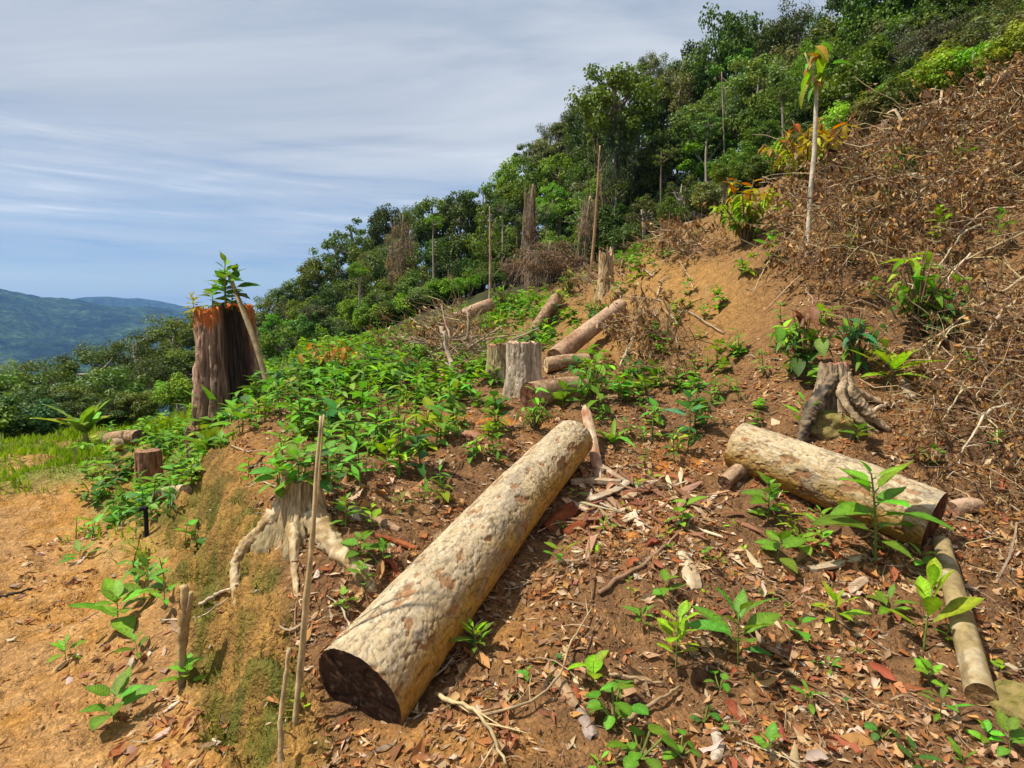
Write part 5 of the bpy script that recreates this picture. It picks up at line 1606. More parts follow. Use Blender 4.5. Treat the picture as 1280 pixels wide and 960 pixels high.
slab('bark_strip', 'cream bark slab lying by the spreading lime seedling', [(1046, 746), (1064, 738), (1082, 724)], 14, (.58, .47, .36), .012, .3, PAL2)
slab('bark_strip', 'dark red bark strip in front of the thick grey log', [(1008, 676), (1034, 690), (1060, 704)], 10, RED, .012, .4, RED2)
slab('bark_strip', 'long red bark strip behind the rooted stump', [(470, 671), (495, 678), (522, 688)], 9, (.40, .16, .09), .014, .4, RED)
slab('bark_strip', 'curved red-brown bark plate upslope of the long log', [(560, 548), (585, 544), (612, 550)], 14, (.40, .26, .2), .015, .6, RED, [.03, .05, .03])
slab('bark_strip', 'dry reddish strip at the edge of the rooted stump hollow', [(440, 636), (475, 650), (500, 664)], 15, (.42, .3, .2), .02, .4, (.25, .14, .09))
slab('bark_strip', 'large red-brown curled bark piece in the litter below the lime seedlings', [(910, 878), (922, 892), (932, 910)], 16, (.30, .11, .07), .008, .5, RED2)
slab('bark_strip', 'long tan bark sheet in the litter beside the fallen twigs', [(690, 838), (706, 862), (722, 886)], 18, (.42, .28, .18), .008, .5, PAL2)
slab('bark_strip', 'white peeling bark sheet near the bottom creepers', [(893, 915), (899, 935), (893, 956)], 14, (.56, .5, .42), .004, .4, (.36, .28, .2))
slab('bark_strip', 'grey crumpled bark sheet beside the creepers', [(724, 890), (734, 905), (742, 925)], 20, (.42, .36, .32), .006, .7, (.28, .2, .16))


# ------------------------------------------------------------------ stakes, sticks and branches
def stick(name, label, pts, rad, col, n=18, k=6, cat='branch', group=None, col2=None, twigs=0, seed=0, world=False):
    pth = np.array(pts) if world else np.array([G(u, v, l) for (u, v, l) in pts])
    pth = smooth_path(pth, n)
    rs = np.random.default_rng(seed + int(abs(pth[0, 0]) * 1000))
    pth[1:-1] += rs.normal(0, rad * (.12 if cat == 'stake' else .35), (n - 2, 3))
    rd = np.linspace(rad, rad * .55, n) * (1 + .12 * rs.normal(size=n))
    V, F4, F3 = tube(pth, rd, k)
    c2 = np.array(col2 if col2 else np.array(col) * .6)
    org = pth[0]
    mb = MB().add(V, F4, F3, lerp(np.array(col)[None], c2[None], np.clip(.4 + fbm((V - org) * 14, 3), 0, 1)[:, None]))
    me = mb.mesh(name, M_WOOD, True, org)
    if not twigs:
        return tag(mobj(name, me, None, tuple(org)), label, cat, group)
    root = empty(name, org, label=label, cat=cat, group=group)
    mobj('stem', me, root)
    for t in range(twigs):
        i = rs.integers(2, n - 1); L = np.linalg.norm(pth[-1] - pth[0]) * rs.uniform(.15, .4)
        d = pth[min(i + 1, n - 1)] - pth[i - 1]; d /= np.linalg.norm(d)
        d = d + rs.normal(0, .6, 3); d[2] = abs(d[2]) * .6; d /= np.linalg.norm(d)
        q = np.array([pth[i], pth[i] + d * L * .5 + rs.normal(0, L * .08, 3), pth[i] + d * L + [0, 0, -L * .1]])
        V, F4, F3 = tube(smooth_path(q, 6), np.linspace(rad * .45, rad * .15, 6), 4)
        mobj('twig', MB().add(V, F4, F3, col).mesh('twig', M_WOOD, True, org), root)
    return root


TAN, GRY, DRK = (.48, .38, .23), (.40, .36, .30), (.22, .14, .09)
b1 = G(366, 906, -.08)
stick('long_stake', 'long thin pale stake leaning up past the rooted stump', [b1, P(380, 770, b1[1] + .06), P(392, 650, b1[1] + .12), P(401, 520, b1[1] + .2)], .0125, TAN, 24, 8, 'stake', world=True, col2=(.34, .26, .15))
b2 = G(372, 884, -.05)
stick('long_stake', 'second thin stake bound alongside the long pale stake', [b2, P(388, 720, b2[1] + .02), P(405, 518, b2[1] + .12)], .009, (.52, .41, .26), 24, 8, 'stake', world=True)
b3 = G(352, 962, -.05)
stick('crooked_stake', 'short crooked stake rising from the foot of the bank beside the long stakes', [b3, P(350, 900, b3[1] + .05), P(362, 810, b3[1] + .1)], .013, (.47, .36, .22), 20, 8, 'stake', world=True)
b4 = G(226, 862, -.08)
stk = empty('forked_stake', b4, label='short knobbly forked stake driven in at the foot of the bank', cat='stake')
add_tube_part(stk, 'post', [b4, P(228, 800, b4[1]), P(233, 765, b4[1]), P(230, 732, b4[1])], [.022, .021, .027, .02], (.40, .30, .17), 10, 30, rough=.4)
add_tube_part(stk, 'fork', [P(233, 768, b4[1]), P(238, 755, b4[1] - .02), P(239, 740, b4[1] - .02)], [.016, .012, .010], (.46, .36, .22), 8, 8)
b5 = G(183, 670)
pl = empty('black_pipe', b5, label='thin black pipe standing in the weeds with an elbow on top', cat='pipe')
add_tube_part(pl, 'pipe', [b5 - [0, 0, .05], P(183, 655, b5[1]), P(182, 637, b5[1])], [.018, .018, .018], (.015, .015, .016), 8, 8, rough=0)
add_tube_part(pl, 'elbow', [P(184, 636, b5[1]), P(180, 635, b5[1]), P(174, 637, b5[1] - .03)], [.022, .022, .016], (.015, .015, .016), 8, 8, rough=0)

# the tall bare pole with a leafy tuft
b6 = G(1010, 318, -.1)
d6 = b6[1]
pole = empty('tall_pole', b6, label='tall pale bare pole with a tuft of leaves at its top', cat='pole')
ptop = P(1021, 100, d6)
add_tube_part(pole, 'pole', [b6, P(1010, 300, d6), P(1013, 240, d6), P(1018, 190, d6), ptop], [.034, .03, .028, .026, .022], (.58, .52, .42), 10, 30, col2=(.36, .32, .26), rough=.1)
add_tube_part(pole, 'broken_branch', [P(1020, 110, d6), P(1014, 88, d6), P(1006, 66, d6)], [.022, .016, .008], (.55, .42, .26), 6, 8)
for k in range(22):
    a = random.uniform(0, 6.28)
    mobj('leaf', LEAFM['hang', k % 3], pole, tuple(ptop - b6 + np.array([random.gauss(0, .06), random.gauss(0, .06), random.uniform(-.05, .45)])), (random.uniform(-.4, .4), R(random.uniform(-30, 50)), a), random.uniform(.2, .34), jit(random.choice([GRN['fresh'], GRN['mid'], (.35, .2, .05), GRN['lime']])))

# leafy sprouts on the tall stump
topb = np.array([gB[0], gB[1] - .1, gB[2] + hB])
for k, (dx, dz, w, h, c, lab) in enumerate([(.02, 0, .62, .46, 'mid', 'leafy shoot on top of the tall red-topped stump'), (.12, .05, .6, .44, 'dark', 'dark bushy shoot beside the leaning pole on the tall stump'), (-.12, 0, .42, .34, 'mid', 'thin shoot at the left of the tall stump top'), (.08, .1, .5, .56, 'fresh', 'tallest fresh shoot above the tall stump')]):
    leafy_plant(topb + np.array([dx, -.05 * k, dz]), w, h, 'ovate', GRN[c], 13, lab, 'sprout', 'shoots on the tall stump', 'stump_sprout', leafs=.72, elev=(-15, 55), zmin=.1, seed=k + 40)
fr = leafy_plant(topb + np.array([-.36, -.1, -.12]), .36, .3, 'lance', (.32, .30, .05), 30, 'yellow fern tuft on the edge of the tall stump', 'fern', None, 'fern_tuft', leafs=.6, zmin=.05, elev=(-40, 60), seed=77)

# fallen sticks and twigs on the litter
stick('fallen_branch', 'dark straight stick lying across the litter between the logs', [(748, 746, .02), (800, 712, .02), (835, 686, .025), (866, 652, .02)], .013, DRK, col2=(.3, .2, .14))
stick('fallen_branch', 'forked pale twig reaching from under the long log', [(545, 876, .03), (592, 902, .05), (612, 925, .05), (632, 966, .03)], .011, TAN, twigs=4, seed=3)
stick('fallen_branch', 'long pale twig curving through the litter to the forked twig', [(600, 907, .04), (660, 896, .05), (700, 862, .05), (712, 815, .05), (740, 770, .04)], .007, (.42, .32, .2), twigs=4, seed=5)
stick('fallen_branch', 'short brown stick beside the rounded creepers', [(778, 908, .02), (815, 888, .03), (850, 864, .02)], .010, (.40, .29, .18))
stick('fallen_branch', 'grey stick lying below the bushy lime seedling', [(762, 848, .02), (790, 856, .03), (830, 860, .02)], .009, (.38, .28, .18))
stick('fallen_branch', 'thin straight stick lying on the red soil patch', [(795, 653, .015), (820, 637, .015)], .007, (.3, .13, .08))
stick('fallen_branch', 'brown stick lying by the end of the thick grey log', [(885, 640, .015), (905, 630, .015), (925, 618, .02)], .009, (.36, .22, .14))
stick('fallen_branch', 'leaning twig standing up from the litter near the long log', [(740, 755, 0), (737, 715, .10), (736, 690, .16)], .005, DRK, seed=8)
stick('fallen_branch', 'dead branch stub lying under the dead brush', [(1140, 503, .03), (1132, 490, .05), (1128, 482, .06)], .03, (.45, .36, .26))
stick('fallen_branch', 'dark stick lying across the dirt track', [(-20, 752, .01), (20, 745, .015), (40, 738, .01)], .014, (.05, .045, .04))
stick('fallen_branch', 'black charred stick on the bank crest below the rosettes', [(312, 590, .015), (325, 578, .02), (332, 568, .02)], .014, (.03, .028, .028))
for k, (pts, r) in enumerate([([(300, 620, .02), (325, 606, .03), (345, 612, .02)], .007), ([(262, 640, .015), (300, 648, .02), (330, 645, .02)], .005), ([(250, 760, .02), (290, 740, .03), (300, 735, .02)], .012),
                              ([(290, 560, .02), (310, 568, .02), (335, 566, .02)], .006), ([(200, 780, .02), (250, 780, .03), (285, 752, .02)], .006), ([(440, 800, .02), (430, 770, .03), (408, 750, .02)], .007)]):
    stick('root_twig', 'thin pale root or twig trailing on the cut bank', pts, r, (.52, .43, .32), cat='twig', group='twigs trailing on the bank')

# dead poles and trunks at the forest edge
def dead_trunk(u, vb, vt, px, label, col=(.46, .36, .26), d=None, lean=0, name='dead_tree', jag=True):
    g = G(u, vb, -.15) if d is None else P(u, vb, d)
    if d is not None:
        g[2] = float(H(g[0], g[1], False)[0]) - .2
    r = px / FPX * g[1] / 2 * .62
    tpn = P(u + lean, vt, g[1])
    o = empty(name, g, label=label, cat='dead tree')
    add_tube_part(o, 'trunk', [g, lerp(g, tpn, .5) + np.array([r * .6, 0, 0]), tpn], [r * 1.3, r, r * .55], col, 8, 24, rough=.2)
    add_tube_part(o, 'branch_stub', [lerp(g, tpn, .75), lerp(g, tpn, .85) + np.array([r * 5, 0, r * 4])], [r * .4, r * .15], col, 5, 5)
    return o


dead_trunk(612, 392, 258, 5, 'thin straight dead trunk rising before the dark forest', (.40, .30, .20))
dead_trunk(806, 305, 262, 7, 'short pale snapped trunk at the top of the bare slope', (.55, .45, .34), lean=-4)
dead_trunk(828, 292, 228, 4.5, 'thin dead stem leaning at the top of the bare slope', (.50, .38, .22), lean=8)
dead_trunk(738, 345, 182, 5.5, 'tall brown trunk below the vine-draped tree', (.36, .24, .15), lean=12)

# branches sticking out of the heap behind the knoll, and up on the brush slope
HB = 'bare grey branch in the heap of dry branches'
rb = np.random.default_rng(91)
for k in range(44):
    u0, v0 = rb.normal(560, 32), rb.normal(452, 10)
    g = G(u0, min(v0, 470))
    L = rb.uniform(.3, .95); az = rb.uniform(0, 6.28); el = rb.uniform(-.1, .8)
    d = np.array([math.cos(az) * math.cos(el), math.sin(az) * math.cos(el) * .6, math.sin(el)])
    hh = max(0, .55 - abs(u0 - 575) / 130)
    p0 = g + np.array([0, 0, rb.uniform(0, hh)])
    stick('dry_branch', HB + (' beside the burnt-sided log' if u0 > 565 else ' beside the thin grey log'), [p0, p0 + d * L * .5 + rb.normal(0, .05, 3), p0 + d * L], rb.uniform(.008, .026), jit((.36, .28, .2)), 10, 5, 'branch', 'branches of the dry heap', world=True, twigs=3, seed=k)
stick('dry_branch', 'thick forked grey limb leaning out of the heap of dry branches', [G(572, 478, .05), P(560, 440, G(572, 478)[1] + .15), P(552, 408, G(572, 478)[1] + .3)], .045, (.42, .33, .25), 14, 8, world=True, twigs=3, seed=99)
for k, (pts, r, lab) in enumerate([
    ([(1040, 292, .1), (1060, 262, .2), (1085, 225, .3)], .012, 'dead branch rising from the brush near the tall pale pole'),
    ([(1250, 100, .3), (1215, 150, .3), (1190, 185, .25)], .05, 'pale barkless trunk lying high in the dead brush'),
    ([(1190, 200, .1), (1172, 170, .3), (1178, 130, .5)], .03, 'curved pale branch hooked above the dead brush'),
    ([(1160, 175, .05), (1150, 135, .45), (1120, 130, .5), (1090, 142, .4)], .015, 'arching dry branch over the dark bush'),
    ([(1280, 340, .4), (1200, 370, .35), (1140, 400, .25)], .012, 'long straight dry stem across the brown brush'),
    ([(1280, 405, .45), (1210, 430, .3), (1160, 455, .2), (1120, 470, .1)], .014, 'long green-tan stem sweeping down the brown brush'),
    ([(1275, 250, .45), (1230, 270, .4), (1190, 310, .3)], .016, 'thick tan stem crossing the brown brush'),
    ([(1270, 180, .4), (1220, 200, .35)], .014, 'straight grey stem in the brown brush above the slope'),
    ([(905, 420, .02), (870, 400, .06), (840, 385, .05)], .010, 'dry twig lying on the bare slope'),
    ([(780, 450, .02), (800, 420, .12), (822, 402, .18)], .014, 'forked dry branch above the peeled reddish log'),
    ([(775, 460, .02), (790, 430, .1), (830, 410, .05)], .010, 'second dry branch beside the peeled reddish log'),
    ([(822, 372, .02), (826, 355, .06), (838, 348, .03)], .014, 'pale hooked root on the bare slope'),
    ([(762, 358, .02), (774, 362, .08), (776, 378, .02)], .018, 'pale curved root at the head of the peeled reddish log'),
    ([(806, 340, .03), (815, 350, .05), (820, 342, .05)], .016, 'dark root loop on the bare slope'),
    ([(850, 330, .02), (862, 350, .04), (866, 362, .02)], .009, 'pale thin branch trailing down the bare slope'),
    ([(1085, 518, .02), (1110, 513, .05), (1130, 508, .04)], .02, 'pale root lying right of the boulder stump'),
    ([(1040, 320, .1), (985, 370, .12), (955, 395, .05)], .010, 'long dry stem trailing from the brush onto the bare slope'),
    ([(1000, 300, .2), (960, 340, .15), (940, 372, .05)], .008, 'thin dry vine trailing below the yellow shrub'),
]):
    stick('dry_branch', lab, pts, r, jit((.50, .40, .28)), 16, 6, twigs=2 if r < .02 else 0, seed=k + 200)

# ------------------------------------------------------------------ dead brush smothering the slope (uncountable)
def build_brush():
    x, y, z, u, v = scatter(40000, -3, 14, 2.6, 15, lambda *a: brush_fn(*a) * np.clip(1.5 - .06 * a[1], .4, 1), 41)
    n = len(x)
    rs = np.random.default_rng(42)
    nn = nrm(x, y, .3)
    deep = np.clip(brush_fn(x, y, z, u, v), .15, 1)
    mound = np.clip(.5 + 1.1 * fbm(P2(x * .9 + 3, y * .9), 3), 0, 1)
    heap = blob(u, v, 578, 440, 34, 26)
    mound = np.maximum(mound, 1.1 * heap)
    hole = np.clip(.55 + 1.6 * fbm(P2(x * 2.1 + 8, y * 2.1), 2), .05, 1)
    low = np.clip(np.interp(v, [480, 600, 700], [1.0, .4, .2]), .2, 1)
    ns = 6
    # stems
    az = np.where(rs.random(n) < .65, rs.normal(3.7, .55, n), rs.uniform(0, 6.28, n)); el = rs.uniform(-.1, .9, n)
    d = np.stack([np.cos(az) * np.cos(el), np.sin(az) * np.cos(el), np.sin(el)], -1) + nn * .35
    d /= np.linalg.norm(d, axis=1)[:, None]
    L = rs.uniform(.35, 1.15, n) * (.55 + .45 * deep) * (.4 + .6 * low)
    sag = rs.uniform(.1, .7, n)
    p0 = np.stack([x, y, z], -1) + nn * (rs.random(n) ** 1.5 * (.10 + .5 * mound) * deep * low)[:, None]
    t = np.linspace(0, 1, ns)
    wob = np.cumsum(rs.normal(0, .035, (n, ns, 3)), 1)
    C = p0[:, None] + d[:, None] * (L[:, None] * t)[..., None] + wob * L[:, None, None] * 1.6
    C[..., 2] -= sag[:, None] * L[:, None] * t ** 2 * .7
    C[..., 2] = np.maximum(C[..., 2], HQ(C[..., 0], C[..., 1]) + .015)
    rad = (rs.gamma(1.8, .0018, n) + .0018)[:, None] * np.linspace(1, .45, ns)[None] * np.clip(y / 6, .8, 1.6)[:, None]
    ref = np.cross(d, [0.2, 0.3, .93]); ref /= np.linalg.norm(ref, axis=1)[:, None]; ref2 = np.cross(d, ref)
    a3 = np.array([0, 2.094, 4.189])
    V = C[:, :, None] + rad[..., None, None] * (np.cos(a3)[None, None, :, None] * ref[:, None, None] + np.sin(a3)[None, None, :, None] * ref2[:, None, None])
    b = np.arange(n)[:, None, None] * ns * 3 + np.arange(ns - 1)[None, :, None] * 3
    j = np.arange(3)[None, None]; j2 = (j + 1) % 3
    F4 = np.stack([b + j, b + j2, b + 3 + j2, b + 3 + j], -1).reshape(-1, 4)
    sc = np.array([(.40, .29, .18), (.50, .40, .27), (.28, .18, .11), (.36, .27, .2), (.46, .40, .22)])[rs.integers(0, 5, n)] * rs.uniform(.7, 1.2, (n, 1))
    mb = MB().add(V.reshape(-1, 3), F4, None, np.repeat(sc, ns * 3, 0))
    # curled leaves hanging along the stems
    nl = 16
    cc_ = rs.uniform(.2, 1, (n, 3))
    ti = np.clip(cc_[np.arange(n)[:, None], rs.integers(0, 3, (n, nl))] + rs.normal(0, .05, (n, nl)), .05, 1) * (ns - 1.001)
    i0 = ti.astype(int); f = (ti - i0)[..., None]
    ii = np.arange(n)[:, None]
    Q = C[ii, i0] * (1 - f) + C[ii, i0 + 1] * f
    Q = (Q + rs.normal(0, .022, Q.shape)).reshape(-1, 3)
    keep = rs.random(len(Q)) < np.repeat(np.where(rs.random(n) < .62, .95, .06) * np.clip(hole * 1.4, 0, 1) * (1 - .8 * heap), nl)
    yy = np.repeat(y, nl)[keep]
    Q = Q[keep]; m = len(Q)
    Ll = (rs.gamma(4, .0088, m) + .014) * np.clip(yy / 6, .75, 1.35)
    dv = rs.normal(0, .7, (m, 3)) + [0, 0, -.8]; dv /= np.linalg.norm(dv, axis=1)[:, None]
    sv = np.cross(dv, rs.normal(size=(m, 3))); sv /= np.linalg.norm(sv, axis=1)[:, None]
    nv_ = np.cross(dv, sv)
    w = Ll * rs.uniform(.13, .30, m); cu = Ll * rs.uniform(.05, .45, m)
    s = lambda a: a[:, None]
    V = np.stack([Q, Q + dv * s(Ll * .5) + sv * s(w) + nv_ * s(cu), Q + dv * s(Ll) + nv_ * s(cu * rs.uniform(-1, 1, m)), Q + dv * s(Ll * .5) - sv * s(w) + nv_ * s(cu)], 1).reshape(-1, 3)
    i = np.arange(m)[:, None] * 4
    cl = np.array([(.31, .17, .075), (.24, .12, .055), (.39, .24, .11), (.13, .07, .04), (.42, .31, .18), (.33, .185, .08)])[rs.integers(0, 6, m)] * rs.uniform(.7, 1.2, (m, 1))
    mb.add(V, None, np.concatenate([i + np.array([[0, 1, 2]]), i + np.array([[0, 2, 3]])]), np.repeat(cl, 4, 0))
    o = mobj('dead_brush', mb.mesh('dead_brush', M_DEAD, False))
    tag(o, 'tangled brown dead brush and dry leaves covering the slope', 'dead brush', kind='stuff')
    print('brush', n, m)


build_brush()


for k, (u0, v0, du, dv, r) in enumerate([(1265, 230, -70, 50, .02), (1230, 320, -60, 40, .014), (1250, 480, -90, 30, .012), (1180, 260, -60, 40, .016), (1120, 290, -70, 30, .012), (1260, 560, -60, 40, .012), (1210, 360, -50, 70, .012), (1150, 210, -60, 20, .018),
                                         (1240, 160, -50, 40, .02), (1100, 340, -60, 30, .01), (1275, 420, -60, 60, .016), (1215, 450, -60, 35, .01), (1225, 540, -50, 20, .01), (1270, 300, -80, 20, .014)]):
    stick('dry_branch', 'bare tan stem lying in the dead brush', [(u0, v0, .35), (u0 + du * .5, v0 + dv * .5, .42), (u0 + du, v0 + dv, .2)], r, jit((.52, .42, .29)), 14, 5, 'branch', 'bare stems in the dead brush', twigs=4, seed=k + 400)
for k, (u, v, w, h, c, lab) in enumerate([(1110, 250, 40, 34, 'olive', 'near the dark hollow bush'), (1200, 240, 40, 36, 'mid', 'high on the dead brush'), (1060, 330, 44, 30, 'mid', 'at the left rim of the dead brush'), (1245, 330, 44, 36, 'mid', 'deep in the dead brush'), (1200, 500, 36, 26, 'fresh', 'low on the dead brush'),
                                          (1090, 380, 40, 26, 'fresh', 'below the left rim of the dead brush'), (1170, 330, 40, 40, 'lime', 'beside the arching shrub'), (960, 330, 44, 34, 'fresh', 'below the yellow shrub'), (1240, 600, 30, 20, 'mid', 'at the foot of the dead brush')]):
    near_plant(u, v, w, h, 'ovate', c, 14, 'green regrowth ' + lab, 'green regrowth in the dead brush', 'regrowth', lift=.25 if u > 1090 else .05, leafs=.6, zmin=.1)

# ------------------------------------------------------------------ trees
def crown_mesh(seed, nclump=34, nleaf=120, leaf=.075, clumpr=.30, hollow=.55, flat=.75, droop=.2, airy=0.0, dead=False):
    """foliage in a unit ball: clumps of small leaf faces with gaps between"""
    rs = np.random.default_rng(seed)
    c = rs.normal(size=(nclump, 3)); c /= np.linalg.norm(c, axis=1)[:, None]
    c *= (rs.uniform(hollow, 1, nclump) ** .6)[:, None] * .78
    c[:, 2] = c[:, 2] * .95 + .04
    c += .12 * rs.normal(size=c.shape)
    cr = clumpr * rs.uniform(.6, 1.25, nclump)
    n = nclump * nleaf
    ci = np.repeat(np.arange(nclump), nleaf)
    dv = rs.normal(size=(n, 3)); dv /= np.linalg.norm(dv, axis=1)[:, None]
    rr = rs.random(n) ** (.45 + airy)
    p = c[ci] + dv * (cr[ci] * rr)[:, None] * np.array([1, 1, flat])
    nn = dv * .8 + np.array([0, 0, .55]) + .55 * rs.normal(size=(n, 3)); nn /= np.linalg.norm(nn, axis=1)[:, None]
    ax = np.cross(nn, rs.normal(size=(n, 3))); ax /= np.linalg.norm(ax, axis=1)[:, None]
    ax[:, 2] -= droop; ax /= np.linalg.norm(ax, axis=1)[:, None]
    sx = np.cross(nn, ax); sx /= np.linalg.norm(sx, axis=1)[:, None] + 1e-9
    L = leaf * rs.uniform(.6, 1.35, n); W = L * rs.uniform(.28, .42, n)
    s = lambda a: a[:, None]
    V = np.stack([p - ax * s(L * .5), p + sx * s(W) + nn * s(L * .08), p + ax * s(L * .5) - nn * s(L * .1), p - sx * s(W) + nn * s(L * .08)], 1).reshape(-1, 3)
    tint = (rs.uniform(.72, 1.28, nclump)[ci] * rs.uniform(.75, 1.25, n))[:, None] * np.ones((1, 3))
    warm = rs.random(nclump)[ci][:, None]
    tint = tint * lerp(np.array([[.92, .98, 1.05]]), np.array([[1.18, 1.04, .8]]), warm)
    i = np.arange(n)[:, None] * 4
    F3 = np.concatenate([i + np.array([[0, 1, 2]]), i + np.array([[0, 2, 3]])])
    return MB().add(V, None, F3, np.repeat(tint, 4, 0)).mesh('crown', M_CROWN, False), c


def trunk_mesh(seed, thick=.075):
    """unit-high tapering, slightly bent trunk"""
    rs = np.random.default_rng(seed)
    pth = smooth_path([(0, 0, -.12), (.05 * rs.normal(), .05 * rs.normal(), .4), (.07 * rs.normal(), .07 * rs.normal(), .75), (0, 0, 1.0)], 12)
    V, F4, F3 = tube(pth, np.linspace(thick * 1.4, thick * .6, 12), 7, False, .15, seed)
    return MB().add(V, F4, F3).mesh('trunk', M_TRUNK)


def limb_mesh(cl, seed, thick=.04):
    """limbs fanning from the trunk head into the leaf clumps of a unit crown"""
    rs = np.random.default_rng(seed)
    mb = MB()
    for k in range(min(14, len(cl))):
        b = np.array([0, 0, rs.uniform(-.6, .1)])
        V, F4, F3 = tube(smooth_path([b, b * .4 + cl[k] * .6 + np.array([0, 0, -.08]), cl[k]], 7), np.linspace(thick, thick * .25, 7), 4, False)
        mb.add(V, F4, F3)
    V, F4, F3 = tube([(0, 0, -.9), (0, 0, 0), (0.05, 0, .5)], [thick * 1.5, thick * 1.3, thick * .5], 5, False); mb.add(V, F4, F3)
    return mb.mesh('limbs', M_TRUNK)


CRK = dict(
    dense=[crown_mesh(s, 40, 150, .085, .30) for s in (1, 2, 3, 4)],
    airy=[crown_mesh(s, 30, 80, .075, .24, .35, .6, .2, .15) for s in (5, 6, 7)],
    tuft=[crown_mesh(s, 26, 130, .09, .27, .6, .5, .35) for s in (8, 9)],
    fine=[crown_mesh(s, 46, 170, .055, .26, .5, .8, .45) for s in (10, 11)],
    bush=[crown_mesh(s, 30, 120, .11, .36, .4, .9) for s in (12, 13)],
)
TRK = [trunk_mesh(i) for i in range(5)]
LMB = {k: [limb_mesh(c[1], i * 7 + 3) for i, c in enumerate(v)] for k, v in CRK.items()}
TC = dict(deep=(.066, .108, .022), mid=(.112, .172, .028), bright=(.17, .30, .04), olive=(.14, .16, .06), grey=(.16, .18, .10), light=(.14, .22, .065), blue=(.05, .12, .05), dry=(.22, .15, .09), lime=(.21, .31, .05))
TL = dict(deep='dark green broadleaf tree', mid='mid-green broadleaf tree', bright='bright green leafy tree', olive='olive-green tree', grey='grey-green wispy tree', light='light green airy tree', blue='blue-green dense tree', dry='brown dried-out tree', lime='lime-green young tree')
